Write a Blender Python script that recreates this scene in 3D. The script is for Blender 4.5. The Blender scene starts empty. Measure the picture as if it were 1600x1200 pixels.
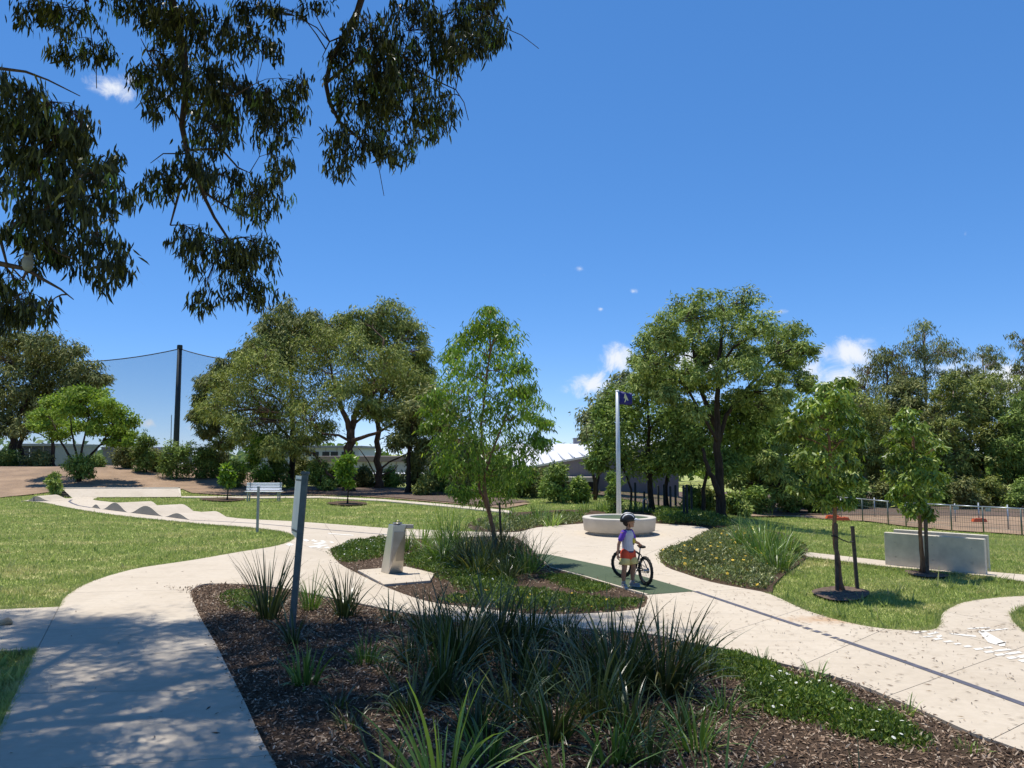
import bpy, bmesh, math, random
import numpy as np
from mathutils import Vector, Matrix
from mathutils.geometry import delaunay_2d_cdt

S = bpy.context.scene
COL = S.collection
R = math.radians
# ------------------------------------------------------------------ camera
CAM_H, PITCH, FPX = 2.2, R(5.2), 1205.0
cam = bpy.data.cameras.new('camera'); cam_o = bpy.data.objects.new('camera', cam); COL.objects.link(cam_o)
cam.sensor_width = 36.0; cam.lens = FPX / 1600 * 36.0
cam.clip_start = 0.05; cam.clip_end = 6000
cam_o.location = (0, 0, CAM_H); cam_o.rotation_euler = (R(90) + PITCH, 0, 0)
S.camera = cam_o
# ------------------------------------------------------------------ light
SUN_EL = R(75); SUN_AZ = (-0.65, 0.76)
sl = bpy.data.lights.new('sun', 'SUN'); sl.energy = 4.7; sl.angle = R(0.53); sl.color = (1.0, 0.955, 0.87)
so = bpy.data.objects.new('sun', sl); COL.objects.link(so)
_c = math.cos(SUN_EL)
so.rotation_euler = Vector((-SUN_AZ[0]*_c, -SUN_AZ[1]*_c, -math.sin(SUN_EL))).to_track_quat('-Z', 'Y').to_euler()
so.location = (-20, 25, 60)
S.view_settings.view_transform = 'Standard'; S.view_settings.look = 'None'
S.view_settings.exposure = 0.3; S.view_settings.gamma = 1.0
S.cycles.use_denoising = True
S.cycles.max_bounces = 6; S.cycles.transparent_max_bounces = 8
S.cycles.diffuse_bounces = 3; S.cycles.glossy_bounces = 2; S.cycles.transmission_bounces = 4
S.cycles.caustics_reflective = False; S.cycles.caustics_refractive = False

_F = Vector((0, math.cos(PITCH), math.sin(PITCH))); _U = Vector((0, -math.sin(PITCH), math.cos(PITCH))); _X = Vector((1, 0, 0))
def ray(px, py):
    return _X*((px-800)/FPX) + _U*((600-py)/FPX) + _F
def at(px, py, d):                       # the point of that sight line at distance d along +Y
    r = ray(px, py); t = d / r.y
    return Vector((r.x*t, d, CAM_H + r.z*t))
def G0(px, py, z=0.0):                   # where that sight line meets the level z
    r = ray(px, py); t = (z-CAM_H)/r.z
    return Vector((r.x*t, r.y*t, z))
def sm(a, b, x):
    t = np.clip((x-a)/(b-a), 0, 1); return t*t*(3-2*t)
def T(x, y):                             # terrain height
    left = sm(41, 55, y) * (1.2*(1-sm(-30, -9, x)) + 0.12)
    left = left * (1 - sm(2, 10, x))
    right = -0.62*sm(17, 28, y)*sm(6, 13, x)
    return left + right
def G(px, py):                           # where that sight line meets the terrain
    r = ray(px, py)
    ds = np.arange(4, 90, 0.05)
    z = CAM_H + r.z/r.y*ds; x = r.x/r.y*ds
    k = np.argmax(z <= T(x, ds))
    d = ds[k] if z[k] <= T(x[k], ds[k]) else 60.0
    xx = r.x/r.y*d
    return Vector((xx, d, float(T(xx, d))))

# ------------------------------------------------------------------ world: sky and small clouds
W = bpy.data.worlds.new('World'); S.world = W; W.use_nodes = True
nt = W.node_tree; nt.nodes.clear()
def N(t, kind, **kw):
    n = t.nodes.new(kind)
    for k, v in kw.items(): setattr(n, k, v)
    return n
def math_node(t, op, a, b=None, clamp=False):
    n = N(t, 'ShaderNodeMath', operation=op, use_clamp=clamp)
    for i, v in enumerate((a, b)):
        if v is None: continue
        if isinstance(v, (int, float)): n.inputs[i].default_value = v
        else: t.links.new(v, n.inputs[i])
    return n.outputs[0]
SKY_SAT, SKY_VAL, SKY_GAM = 1.43, 1.77, 0.6
sky = N(nt, 'ShaderNodeTexSky', sky_type='NISHITA', sun_disc=False)
sky.sun_elevation = SUN_EL; sky.sun_rotation = math.atan2(SUN_AZ[0], SUN_AZ[1])
sky.altitude = 50; sky.air_density = 0.6; sky.dust_density = 0.0; sky.ozone_density = 8.0
tint = N(nt, 'ShaderNodeMix', data_type='RGBA', blend_type='MULTIPLY'); tint.inputs[0].default_value = 1.0; tint.inputs[7].default_value = (0.93, 0.92, 1.04, 1)
hs = N(nt, 'ShaderNodeHueSaturation'); hs.inputs['Saturation'].default_value = SKY_SAT; hs.inputs['Value'].default_value = SKY_VAL
gm = N(nt, 'ShaderNodeGamma'); gm.inputs['Gamma'].default_value = SKY_GAM; nt.links.new(sky.outputs[0], gm.inputs['Color']); nt.links.new(gm.outputs[0], hs.inputs['Color'])
tc = N(nt, 'ShaderNodeTexCoord')
nz = N(nt, 'ShaderNodeTexNoise'); nz.inputs['Scale'].default_value = 34; nz.inputs['Detail'].default_value = 10; nz.inputs['Roughness'].default_value = 0.66; nz.inputs['Distortion'].default_value = 0.6
nt.links.new(tc.outputs['Generated'], nz.inputs['Vector'])
clouds = [(172,135,52,26,1.0),(205,128,24,20,.8),(255,150,30,14,.6),(965,560,56,40,1.0),(925,602,66,34,1.0),(1010,590,70,40,1.0),(1080,565,100,44,.95),
          (1322,550,66,36,1.0),(1312,592,74,38,1.0),(1270,575,40,30,.8),(1555,595,96,60,1.0),(1610,600,80,60,1.0),(1480,575,60,34,.8),(907,420,16,9,.75),(990,455,12,7,.55),(1220,487,22,7,.7),
          (940,483,9,6,.5),(1375,513,14,5,.45),(1508,366,6,9,.5),(850,430,10,5,.3),(1270,560,30,30,.5),(232,662,22,11,.7),(300,668,14,8,.5),(1120,620,60,25,.6)]
acc = None
for (px, py, w, h, s) in clouds:
    c = ray(px, py).normalized(); r = Vector((0,0,1)); right = c.cross(r).normalized(); up = right.cross(c).normalized()
    uv = []
    for v, sz in ((right, w), (up, h)):
        dn = N(nt, 'ShaderNodeVectorMath', operation='DOT_PRODUCT'); dn.inputs[1].default_value = tuple(v*(FPX/sz))
        nt.links.new(tc.outputs['Generated'], dn.inputs[0]); 
        off = float((v*(FPX/sz)).dot(c))
        uv.append(math_node(nt, 'SUBTRACT', dn.outputs['Value'], off))
    rr = math_node(nt, 'SQRT', math_node(nt, 'ADD', math_node(nt, 'MULTIPLY', uv[0], uv[0]), math_node(nt, 'MULTIPLY', uv[1], uv[1])))
    m = math_node(nt, 'SUBTRACT', 1.0, rr, True)
    m = math_node(nt, 'MULTIPLY', m, s)
    acc = m if acc is None else math_node(nt, 'MAXIMUM', acc, m)
nn = math_node(nt, 'MULTIPLY', math_node(nt, 'SUBTRACT', nz.outputs['Fac'], 0.5), 2.6)
raw = math_node(nt, 'ADD', math_node(nt, 'MULTIPLY', acc, 1.5), math_node(nt, 'SUBTRACT', nn, 0.35))
gate = math_node(nt, 'MULTIPLY', acc, 3.0, True)
mk = N(nt, 'ShaderNodeMapRange', interpolation_type='SMOOTHSTEP'); nt.links.new(math_node(nt, 'MULTIPLY', raw, gate), mk.inputs['Value'])
mk.inputs['From Min'].default_value = 0.0; mk.inputs['From Max'].default_value = 1.15; mk.inputs['To Max'].default_value = 0.95
SKY_STR = 0.15
mx = N(nt, 'ShaderNodeMix', data_type='RGBA'); nt.links.new(mk.outputs[0], mx.inputs['Factor'])
nt.links.new(hs.outputs[0], tint.inputs[6]); nt.links.new(tint.outputs[2], mx.inputs[6]); mx.inputs[7].default_value = (0.74/SKY_STR, 0.77/SKY_STR, 0.82/SKY_STR, 1)
bg = N(nt, 'ShaderNodeBackground'); bg.inputs['Strength'].default_value = SKY_STR
nt.links.new(mx.outputs[2], bg.inputs['Color'])
wo = N(nt, 'ShaderNodeOutputWorld'); nt.links.new(bg.outputs[0], wo.inputs['Surface'])

# ------------------------------------------------------------------ materials
MATS = {}
def base_mat(name):
    m = bpy.data.materials.new(name); m.use_nodes = True
    t = m.node_tree; p = t.nodes['Principled BSDF']; MATS[name] = m
    return m, t, p
def pos_noise(t, scale, detail=4, rough=0.55, stretch=None, coord='pos'):
    n = N(t, 'ShaderNodeTexNoise'); n.inputs['Scale'].default_value = scale; n.inputs['Detail'].default_value = detail; n.inputs['Roughness'].default_value = rough
    src = N(t, 'ShaderNodeNewGeometry').outputs['Position'] if coord == 'pos' else N(t, 'ShaderNodeTexCoord').outputs['Object']
    if stretch:
        mp = N(t, 'ShaderNodeMapping'); mp.inputs['Scale'].default_value = stretch; t.links.new(src, mp.inputs['Vector']); src = mp.outputs[0]
    t.links.new(src, n.inputs['Vector'])
    return n.outputs['Fac']
def ramp(t, fac, stops, interp='LINEAR'):
    r = N(t, 'ShaderNodeValToRGB'); cr = r.color_ramp; cr.interpolation = interp
    while len(cr.elements) < len(stops): cr.elements.new(0.5)
    for e, (p, c) in zip(cr.elements, stops): e.position = p; e.color = (c[0], c[1], c[2], 1)
    t.links.new(fac, r.inputs[0]); return r.outputs[0]
def mixc(t, fac, a, b, blend='MIX'):
    n = N(t, 'ShaderNodeMix', data_type='RGBA', blend_type=blend)
    for i, v in ((0, fac), (6, a), (7, b)):
        if isinstance(v, (int, float)): n.inputs[i].default_value = v
        elif isinstance(v, tuple): n.inputs[i].default_value = (v[0], v[1], v[2], 1)
        else: t.links.new(v, n.inputs[i])
    return n.outputs[2]
def bump(t, p, height, strength=0.3, dist=0.01):
    b = N(t, 'ShaderNodeBump'); b.inputs['Strength'].default_value = strength; b.inputs['Distance'].default_value = dist
    t.links.new(height, b.inputs['Height']); t.links.new(b.outputs[0], p.inputs['Normal'])
def plain(name, col, rough=0.6, metal=0.0, var=0.12, scale=6.0, bmp=0.0, spec=0.4, coord='pos'):
    m, t, p = base_mat(name)
    f = pos_noise(t, scale, 5, coord=coord)
    lo = tuple(c*(1-var) for c in col); hi = tuple(min(1, c*(1+var)) for c in col)
    t.links.new(ramp(t, f, [(0.3, lo), (0.7, hi)]), p.inputs['Base Color'])
    p.inputs['Roughness'].default_value = rough; p.inputs['Metallic'].default_value = metal
    p.inputs['Specular IOR Level'].default_value = spec
    if bmp: bump(t, p, pos_noise(t, scale*12, 4, coord=coord), bmp, 0.004)
    return m
def leafmat(name, c1, c2, c3=None, trans=0.3, rough=0.45, spec=0.35, tone=1.3):
    m, t, p = base_mat(name)
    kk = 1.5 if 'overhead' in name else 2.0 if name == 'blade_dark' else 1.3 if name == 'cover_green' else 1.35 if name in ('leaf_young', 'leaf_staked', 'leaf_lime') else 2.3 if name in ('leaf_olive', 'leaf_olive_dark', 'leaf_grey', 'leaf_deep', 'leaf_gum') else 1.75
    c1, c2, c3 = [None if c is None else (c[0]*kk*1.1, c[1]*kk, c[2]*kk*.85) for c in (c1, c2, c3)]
    geo = N(t, 'ShaderNodeNewGeometry')
    stops = [(0.0, c1), (0.75, c2)] + ([(1.0, c3)] if c3 else [])
    col = ramp(t, geo.outputs['Random Per Island'], stops)
    f = pos_noise(t, 0.9, 3)
    dark = N(t, 'ShaderNodeMapRange'); t.links.new(f, dark.inputs['Value']); dark.inputs['From Min'].default_value = 0.3; dark.inputs['From Max'].default_value = 0.7
    dark.inputs['To Min'].default_value = 0.72; dark.inputs['To Max'].default_value = tone
    vm = N(t, 'ShaderNodeVectorMath', operation='SCALE'); t.links.new(col, vm.inputs[0]); t.links.new(dark.outputs[0], vm.inputs['Scale'])
    t.links.new(vm.outputs[0], p.inputs['Base Color'])
    p.inputs['Roughness'].default_value = rough if 'leaf_y' in name or 'leaf_s' in name or 'blade' in name or 'over' in name else 0.65; p.inputs['Specular IOR Level'].default_value = spec if 'blade' in name or 'over' in name or 'leaf_s' in name else spec*.4
    if trans > 0:
        tr = N(t, 'ShaderNodeBsdfTranslucent'); 
        tcol = mixc(t, 1.0, vm.outputs[0], (1.25, 1.35, 0.5), 'MULTIPLY'); t.links.new(tcol, tr.inputs['Color'])
        ms = N(t, 'ShaderNodeMixShader'); ms.inputs[0].default_value = trans
        t.links.new(p.outputs[0], ms.inputs[1]); t.links.new(tr.outputs[0], ms.inputs[2])
        t.links.new(ms.outputs[0], t.nodes['Material Output'].inputs['Surface'])
    return m
def bark(name, col, col2, scale=5.0):
    m, t, p = base_mat(name)
    f = pos_noise(t, scale, 6, 0.65, (3, 3, 0.5))
    t.links.new(ramp(t, f, [(0.3, col), (0.7, col2)]), p.inputs['Base Color'])
    p.inputs['Roughness'].default_value = 0.9; p.inputs['Specular IOR Level'].default_value = 0.1
    bump(t, p, f, 0.6, 0.02); return m

def lawn_colour(t):
    a = pos_noise(t, 0.55, 5, 0.6, (0.7, 1.6, 1)); b = pos_noise(t, 3.2, 5, 0.7, (1, 1.8, 1)); c = pos_noise(t, 26, 3)
    green = ramp(t, b, [(0.25, (0.20, 0.25, 0.06)), (0.55, (0.29, 0.33, 0.095)), (0.8, (0.38, 0.40, 0.14))])
    green = mixc(t, 0.35, green, ramp(t, c, [(0.3, (0.16, 0.20, 0.045)), (0.7, (0.37, 0.42, 0.15))]))
    dryf = N(t, 'ShaderNodeMapRange'); t.links.new(math_node(t, 'MULTIPLY', a, math_node(t, 'ADD', b, 0.45)), dryf.inputs['Value'])
    dryf.inputs['From Min'].default_value = 0.45; dryf.inputs['From Max'].default_value = 0.68; dryf.inputs['To Max'].default_value = 0.85
    return mixc(t, dryf.outputs[0], green, (0.58, 0.49, 0.27)), c
m, t, p = base_mat('lawn'); cc, ch = lawn_colour(t); t.links.new(cc, p.inputs['Base Color']); p.inputs['Roughness'].default_value = 0.9; p.inputs['Specular IOR Level'].default_value = 0.1; bump(t, p, ch, 0.8, 0.03)
m, t, p = base_mat('lawn_blade'); cc, ch = lawn_colour(t)
geo = N(t, 'ShaderNodeNewGeometry'); cc = mixc(t, 0.45, cc, ramp(t, geo.outputs['Random Per Island'], [(0, (0.26, 0.37, 0.075)), (0.8, (0.49, 0.60, 0.18)), (0.95, (0.70, 0.62, 0.34))]))
t.links.new(cc, p.inputs['Base Color']); p.inputs['Roughness'].default_value = 0.6; p.inputs['Specular IOR Level'].default_value = 0.2
tr = N(t, 'ShaderNodeBsdfTranslucent'); t.links.new(cc, tr.inputs['Color']); ms = N(t, 'ShaderNodeMixShader'); ms.inputs[0].default_value = 0.45
t.links.new(p.outputs[0], ms.inputs[1]); t.links.new(tr.outputs[0], ms.inputs[2]); t.links.new(ms.outputs[0], t.nodes['Material Output'].inputs['Surface'])

m, t, p = base_mat('concrete')           # broom finished paving with stains
a = pos_noise(t, 0.7, 6, 0.6); b = pos_noise(t, 9, 5, 0.7); c = pos_noise(t, 160, 2)
oi = N(t, 'ShaderNodeObjectInfo')
col = ramp(t, a, [(0.3, (0.455, 0.38, 0.285)), (0.7, (0.54, 0.465, 0.365))])
col = mixc(t, 0.30, col, ramp(t, b, [(0.3, (0.38, 0.32, 0.245)), (0.65, (0.59, 0.51, 0.41))]))
col = mixc(t, 0.12, col, ramp(t, oi.outputs['Random'], [(0, (0.38, 0.32, 0.25)), (1, (0.64, 0.56, 0.46))]))
sn = N(t, 'ShaderNodeMapRange'); t.links.new(pos_noise(t, 2.2, 9, 0.72), sn.inputs['Value']); sn.inputs['From Min'].default_value = 0.52; sn.inputs['From Max'].default_value = 0.75; sn.inputs['To Max'].default_value = 0.38
col = mixc(t, sn.outputs[0], col, (0.30, 0.245, 0.18))
sk_ = N(t, 'ShaderNodeMapRange'); t.links.new(pos_noise(t, 1.0, 6, 0.6, (0.5, 7, 1)), sk_.inputs['Value']); sk_.inputs['From Min'].default_value = 0.56; sk_.inputs['From Max'].default_value = 0.7; sk_.inputs['To Max'].default_value = 0.2
col = mixc(t, sk_.outputs[0], col, (0.26, 0.22, 0.18))
g = G0(1318, 968)
vd = N(t, 'ShaderNodeVectorMath', operation='DISTANCE'); mp = N(t, 'ShaderNodeMapping'); mp.inputs['Location'].default_value = (-g.x, -g.y, 0); mp.inputs['Rotation'].default_value = (0, 0, 0)
gp = N(t, 'ShaderNodeNewGeometry'); t.links.new(gp.outputs['Position'], mp.inputs['Vector']); mp2 = N(t, 'ShaderNodeMapping'); mp2.inputs['Rotation'].default_value = (0, 0, R(40)); mp2.inputs['Scale'].default_value = (0.95, 3.0, 1)
t.links.new(mp.outputs[0], mp2.inputs['Vector']); t.links.new(mp2.outputs[0], vd.inputs[0]); vd.inputs[1].default_value = (0, 0, 0)
st = N(t, 'ShaderNodeMapRange'); t.links.new(math_node(t, 'ADD', vd.outputs['Value'], math_node(t, 'MULTIPLY', math_node(t, 'SUBTRACT', b, 0.5), 1.8)), st.inputs['Value'])
st.inputs['From Min'].default_value = 1.0; st.inputs['From Max'].default_value = 0.2; st.inputs['To Max'].default_value = 0.75
col = mixc(t, st.outputs[0], col, (0.42, 0.26, 0.14))
t.links.new(col, p.inputs['Base Color']); p.inputs['Roughness'].default_value = 0.85; p.inputs['Specular IOR Level'].default_value = 0.25
bump(t, p, c, 0.25, 0.003)
plain('joint', (0.30, 0.26, 0.21), 0.95)
plain('precast', (0.52, 0.475, 0.40), 0.8, var=0.10, scale=2.5, bmp=0.15)
plain('precast_grey', (0.60, 0.54, 0.44), 0.9, var=0.14, scale=5, bmp=0.5, spec=0.15)
plain('roller_side', (0.34, 0.31, 0.25), 0.85, var=0.10, scale=3, bmp=0.2)
m, t, p = base_mat('green_rubber'); f = pos_noise(t, 120, 3); f2 = pos_noise(t, 1.5, 4)
t.links.new(mixc(t, 0.35, ramp(t, f, [(0.35, (0.026, 0.044, 0.018)), (0.65, (0.085, 0.115, 0.056))]), ramp(t, f2, [(0.3, (0.034, 0.062, 0.026)), (0.7, (0.072, 0.10, 0.05))])), p.inputs['Base Color']); p.inputs['Roughness'].default_value = 0.9
plain('line_grey', (0.085, 0.085, 0.11), 0.7, var=0.25, scale=9)
plain('line_white', (0.66, 0.62, 0.55), 0.7, var=0.16, scale=11)
m, t, p = base_mat('mulch_ground'); a = pos_noise(t, 30, 5, 0.75, (1, 2, 1)); b = pos_noise(t, 1.2, 3)
col = ramp(t, a, [(0.25, (0.035, 0.024, 0.016)), (0.5, (0.10, 0.068, 0.046)), (0.75, (0.22, 0.165, 0.12))])
t.links.new(mixc(t, 0.3, col, ramp(t, b, [(0.3, (0.07, 0.042, 0.028)), (0.7, (0.19, 0.125, 0.085))])), p.inputs['Base Color']); p.inputs['Roughness'].default_value = 0.95; p.inputs['Specular IOR Level'].default_value = 0.1; bump(t, p, a, 1.0, 0.05)
m, t, p = base_mat('mulch_chip'); geo = N(t, 'ShaderNodeNewGeometry')
t.links.new(ramp(t, geo.outputs['Random Per Island'], [(0, (0.05, 0.034, 0.023)), (0.45, (0.17, 0.11, 0.072)), (0.8, (0.33, 0.235, 0.165)), (1, (0.50, 0.42, 0.33))]), p.inputs['Base Color']); p.inputs['Roughness'].default_value = 0.9; p.inputs['Specular IOR Level'].default_value = 0.15
m, t, p = base_mat('litter'); geo = N(t, 'ShaderNodeNewGeometry')
t.links.new(ramp(t, geo.outputs['Random Per Island'], [(0, (0.03, 0.02, 0.014)), (0.6, (0.15, 0.09, 0.05)), (1, (0.33, 0.24, 0.14))]), p.inputs['Base Color']); p.inputs['Roughness'].default_value = 0.8
m, t, p = base_mat('soil'); a = pos_noise(t, 0.6, 6, 0.7); b = pos_noise(t, 14, 5, 0.7)
col = mixc(t, 0.45, ramp(t, a, [(0.3, (0.13, 0.085, 0.05)), (0.5, (0.29, 0.18, 0.10)), (0.65, (0.42, 0.275, 0.165)), (0.8, (0.19, 0.18, 0.075))]), ramp(t, b, [(0.3, (0.11, 0.07, 0.045)), (0.7, (0.36, 0.265, 0.185))]))
t.links.new(col, p.inputs['Base Color']); p.inputs['Roughness'].default_value = 0.95; bump(t, p, b, 0.8, 0.05)
m, t, p = base_mat('soil_dark'); b = pos_noise(t, 8, 5, 0.7)
t.links.new(ramp(t, b, [(0.3, (0.05, 0.032, 0.022)), (0.7, (0.18, 0.12, 0.085))]), p.inputs['Base Color']); p.inputs['Roughness'].default_value = 0.95; bump(t, p, b, 0.8, 0.05)
plain('brown_edge', (0.20, 0.12, 0.07), 0.9, var=0.3)
plain('stainless', (0.60, 0.55, 0.48), 0.32, 1.0, var=0.10, scale=2.0)
plain('stainless_dull', (0.42, 0.37, 0.31), 0.42, 1.0, var=0.12)
plain('galvanised', (0.30, 0.32, 0.33), 0.55, 0.6, var=0.2, scale=20)
plain('grey_paint_post', (0.10, 0.125, 0.125), 0.55, 0.2, var=0.2, scale=12)
plain('sign_face', (0.82, 0.78, 0.70), 0.4, 0.1, var=0.06)
plain('white_paint', (0.86, 0.85, 0.84), 0.45, var=0.05)
plain('pole_white', (0.56, 0.60, 0.62), 0.4, 0.2, var=0.06)
plain('flag_blue', (0.016, 0.018, 0.16), 0.6, var=0.15)
plain('flag_emblem', (0.62, 0.62, 0.38), 0.6)
plain('timber_stake', (0.085, 0.065, 0.05), 0.9, var=0.35, scale=18, bmp=0.4)
plain('strap_black', (0.02, 0.02, 0.02), 0.7)
plain('pole_dark', (0.012, 0.022, 0.03), 0.7)
plain('post_dark', (0.018, 0.024, 0.022), 0.75)
plain('fence_green', (0.12, 0.15, 0.145), 0.55, 0.4)
plain('rail_galv', (0.40, 0.43, 0.46), 0.4, 0.6)
plain('plate_grey', (0.42, 0.44, 0.46), 0.5)
plain('orange_plastic', (0.62, 0.11, 0.035), 0.5)
plain('wall_mauve', (0.27, 0.245, 0.25), 0.85, var=0.06, scale=0.6)
plain('wall_grey', (0.21, 0.215, 0.245), 0.85, var=0.08, scale=0.8)
plain('wall_brown', (0.22, 0.175, 0.16), 0.85, var=0.12, scale=0.8)
plain('wall_bluewhite', (0.36, 0.39, 0.47), 0.8, var=0.06)
plain('wall_white', (0.70, 0.70, 0.69), 0.8, var=0.06)
plain('roof_white', (0.66, 0.66, 0.67), 0.5, 0.1, var=0.05, scale=0.8)
plain('roof_rib', (0.50, 0.50, 0.52), 0.5, 0.1)
plain('fascia', (0.42, 0.37, 0.32), 0.7)
plain('dark_opening', (0.012, 0.014, 0.018), 0.3)
plain('rock', (0.42, 0.33, 0.22), 0.9, var=0.3, scale=14, bmp=0.5)
bark('bark_dark', (0.018, 0.013, 0.010), (0.075, 0.055, 0.042))
bark('bark_brown', (0.055, 0.034, 0.024), (0.17, 0.11, 0.08))
bark('bark_pale', (0.13, 0.10, 0.08), (0.36, 0.30, 0.25))
bark('bark_young', (0.13, 0.062, 0.036), (0.33, 0.19, 0.12), 12)
leafmat('leaf_overhead', (0.018, 0.022, 0.006), (0.042, 0.048, 0.014), (0.15, 0.155, 0.05), trans=0.2, spec=0.35)  # last stop puts sunlit olive leaves into the colour
leafmat('leaf_overhead_sunlit', (0.06, 0.10, 0.03), (0.14, 0.20, 0.06), trans=0.45)  # paler copy of the overhead leaf, sunlight on the tufts painted in
leafmat('leaf_olive', (0.048, 0.068, 0.020), (0.10, 0.125, 0.038), (0.16, 0.17, 0.06), trans=0.16)
leafmat('leaf_olive_dark', (0.038, 0.050, 0.020), (0.082, 0.098, 0.038), (0.14, 0.14, 0.065), trans=0.14)
leafmat('leaf_gum', (0.048, 0.078, 0.024), (0.105, 0.145, 0.044), (0.19, 0.22, 0.085), trans=0.16)
leafmat('leaf_deep', (0.035, 0.062, 0.018), (0.08, 0.125, 0.032), (0.13, 0.17, 0.05), trans=0.14)
leafmat('leaf_lime', (0.085, 0.15, 0.028), (0.17, 0.26, 0.05), (0.27, 0.35, 0.08), trans=0.25)
leafmat('leaf_young', (0.06, 0.12, 0.025), (0.13, 0.23, 0.04), (0.26, 0.34, 0.07), trans=0.36, spec=0.5, rough=0.35)
leafmat('leaf_staked', (0.055, 0.105, 0.02), (0.13, 0.20, 0.035), (0.28, 0.33, 0.075), trans=0.25, spec=0.4, rough=0.42)
leafmat('leaf_grey', (0.05, 0.068, 0.034), (0.10, 0.125, 0.062), (0.17, 0.185, 0.10), trans=0.16)
leafmat('blade_dark', (0.012, 0.024, 0.007), (0.036, 0.056, 0.016), (0.13, 0.125, 0.05), trans=0.12, spec=0.65, rough=0.32)
leafmat('blade_mid', (0.035, 0.075, 0.018), (0.075, 0.135, 0.030), (0.17, 0.22, 0.07), trans=0.2, spec=0.5, rough=0.38)
leafmat('blade_light', (0.07, 0.125, 0.03), (0.14, 0.215, 0.055), (0.27, 0.31, 0.12), trans=0.25, spec=0.5, rough=0.38)
leafmat('cover_green', (0.045, 0.088, 0.02), (0.10, 0.165, 0.035), (0.19, 0.24, 0.06), trans=0.2)
leafmat('cover_grey', (0.06, 0.085, 0.04), (0.13, 0.165, 0.075), (0.24, 0.25, 0.13), trans=0.15)
plain('petal_yellow', (0.72, 0.47, 0.03), 0.6)
plain('petal_white', (0.80, 0.80, 0.72), 0.6)
m, t, p = base_mat('netting'); tr = N(t, 'ShaderNodeBsdfTransparent'); ms = N(t, 'ShaderNodeMixShader'); ms.inputs[0].default_value = 0.34
p.inputs['Base Color'].default_value = (0.26, 0.31, 0.34, 1); p.inputs['Roughness'].default_value = 0.9
t.links.new(tr.outputs[0], ms.inputs[1]); t.links.new(p.outputs[0], ms.inputs[2]); t.links.new(ms.outputs[0], t.nodes['Material Output'].inputs['Surface'])
plain('skin', (0.36, 0.19, 0.115), 0.6, var=0.05); plain('hair', (0.03, 0.018, 0.012), 0.7)
plain('shirt_grey', (0.56, 0.55, 0.60), 0.85, var=0.06, scale=20); plain('sleeve_purple', (0.13, 0.055, 0.42), 0.85); plain('navy', (0.025, 0.018, 0.085), 0.85)
plain('red_cloth', (0.62, 0.075, 0.03), 0.85); plain('yellow_cloth', (0.66, 0.55, 0.22), 0.85); plain('print_yellow', (0.60, 0.48, 0.06), 0.8)
plain('shoe', (0.30, 0.29, 0.29), 0.8); plain('sole', (0.6, 0.6, 0.58), 0.8); plain('helmet_black', (0.014, 0.014, 0.016), 0.5, spec=0.4); plain('helmet_white', (0.74, 0.74, 0.76), 0.35)
plain('tyre', (0.018, 0.017, 0.016), 0.85); plain('alloy', (0.45, 0.45, 0.46), 0.3, 0.9); plain('bike_paint', (0.012, 0.013, 0.016), 0.3, spec=0.6); plain('bird_pale', (0.30, 0.285, 0.25), 0.85, var=0.15, scale=25); plain('bird_brown', (0.10, 0.06, 0.04), 0.85, var=0.5, scale=18)
plain('rim_paint', (0.02, 0.02, 0.02), 0.4)

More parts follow.
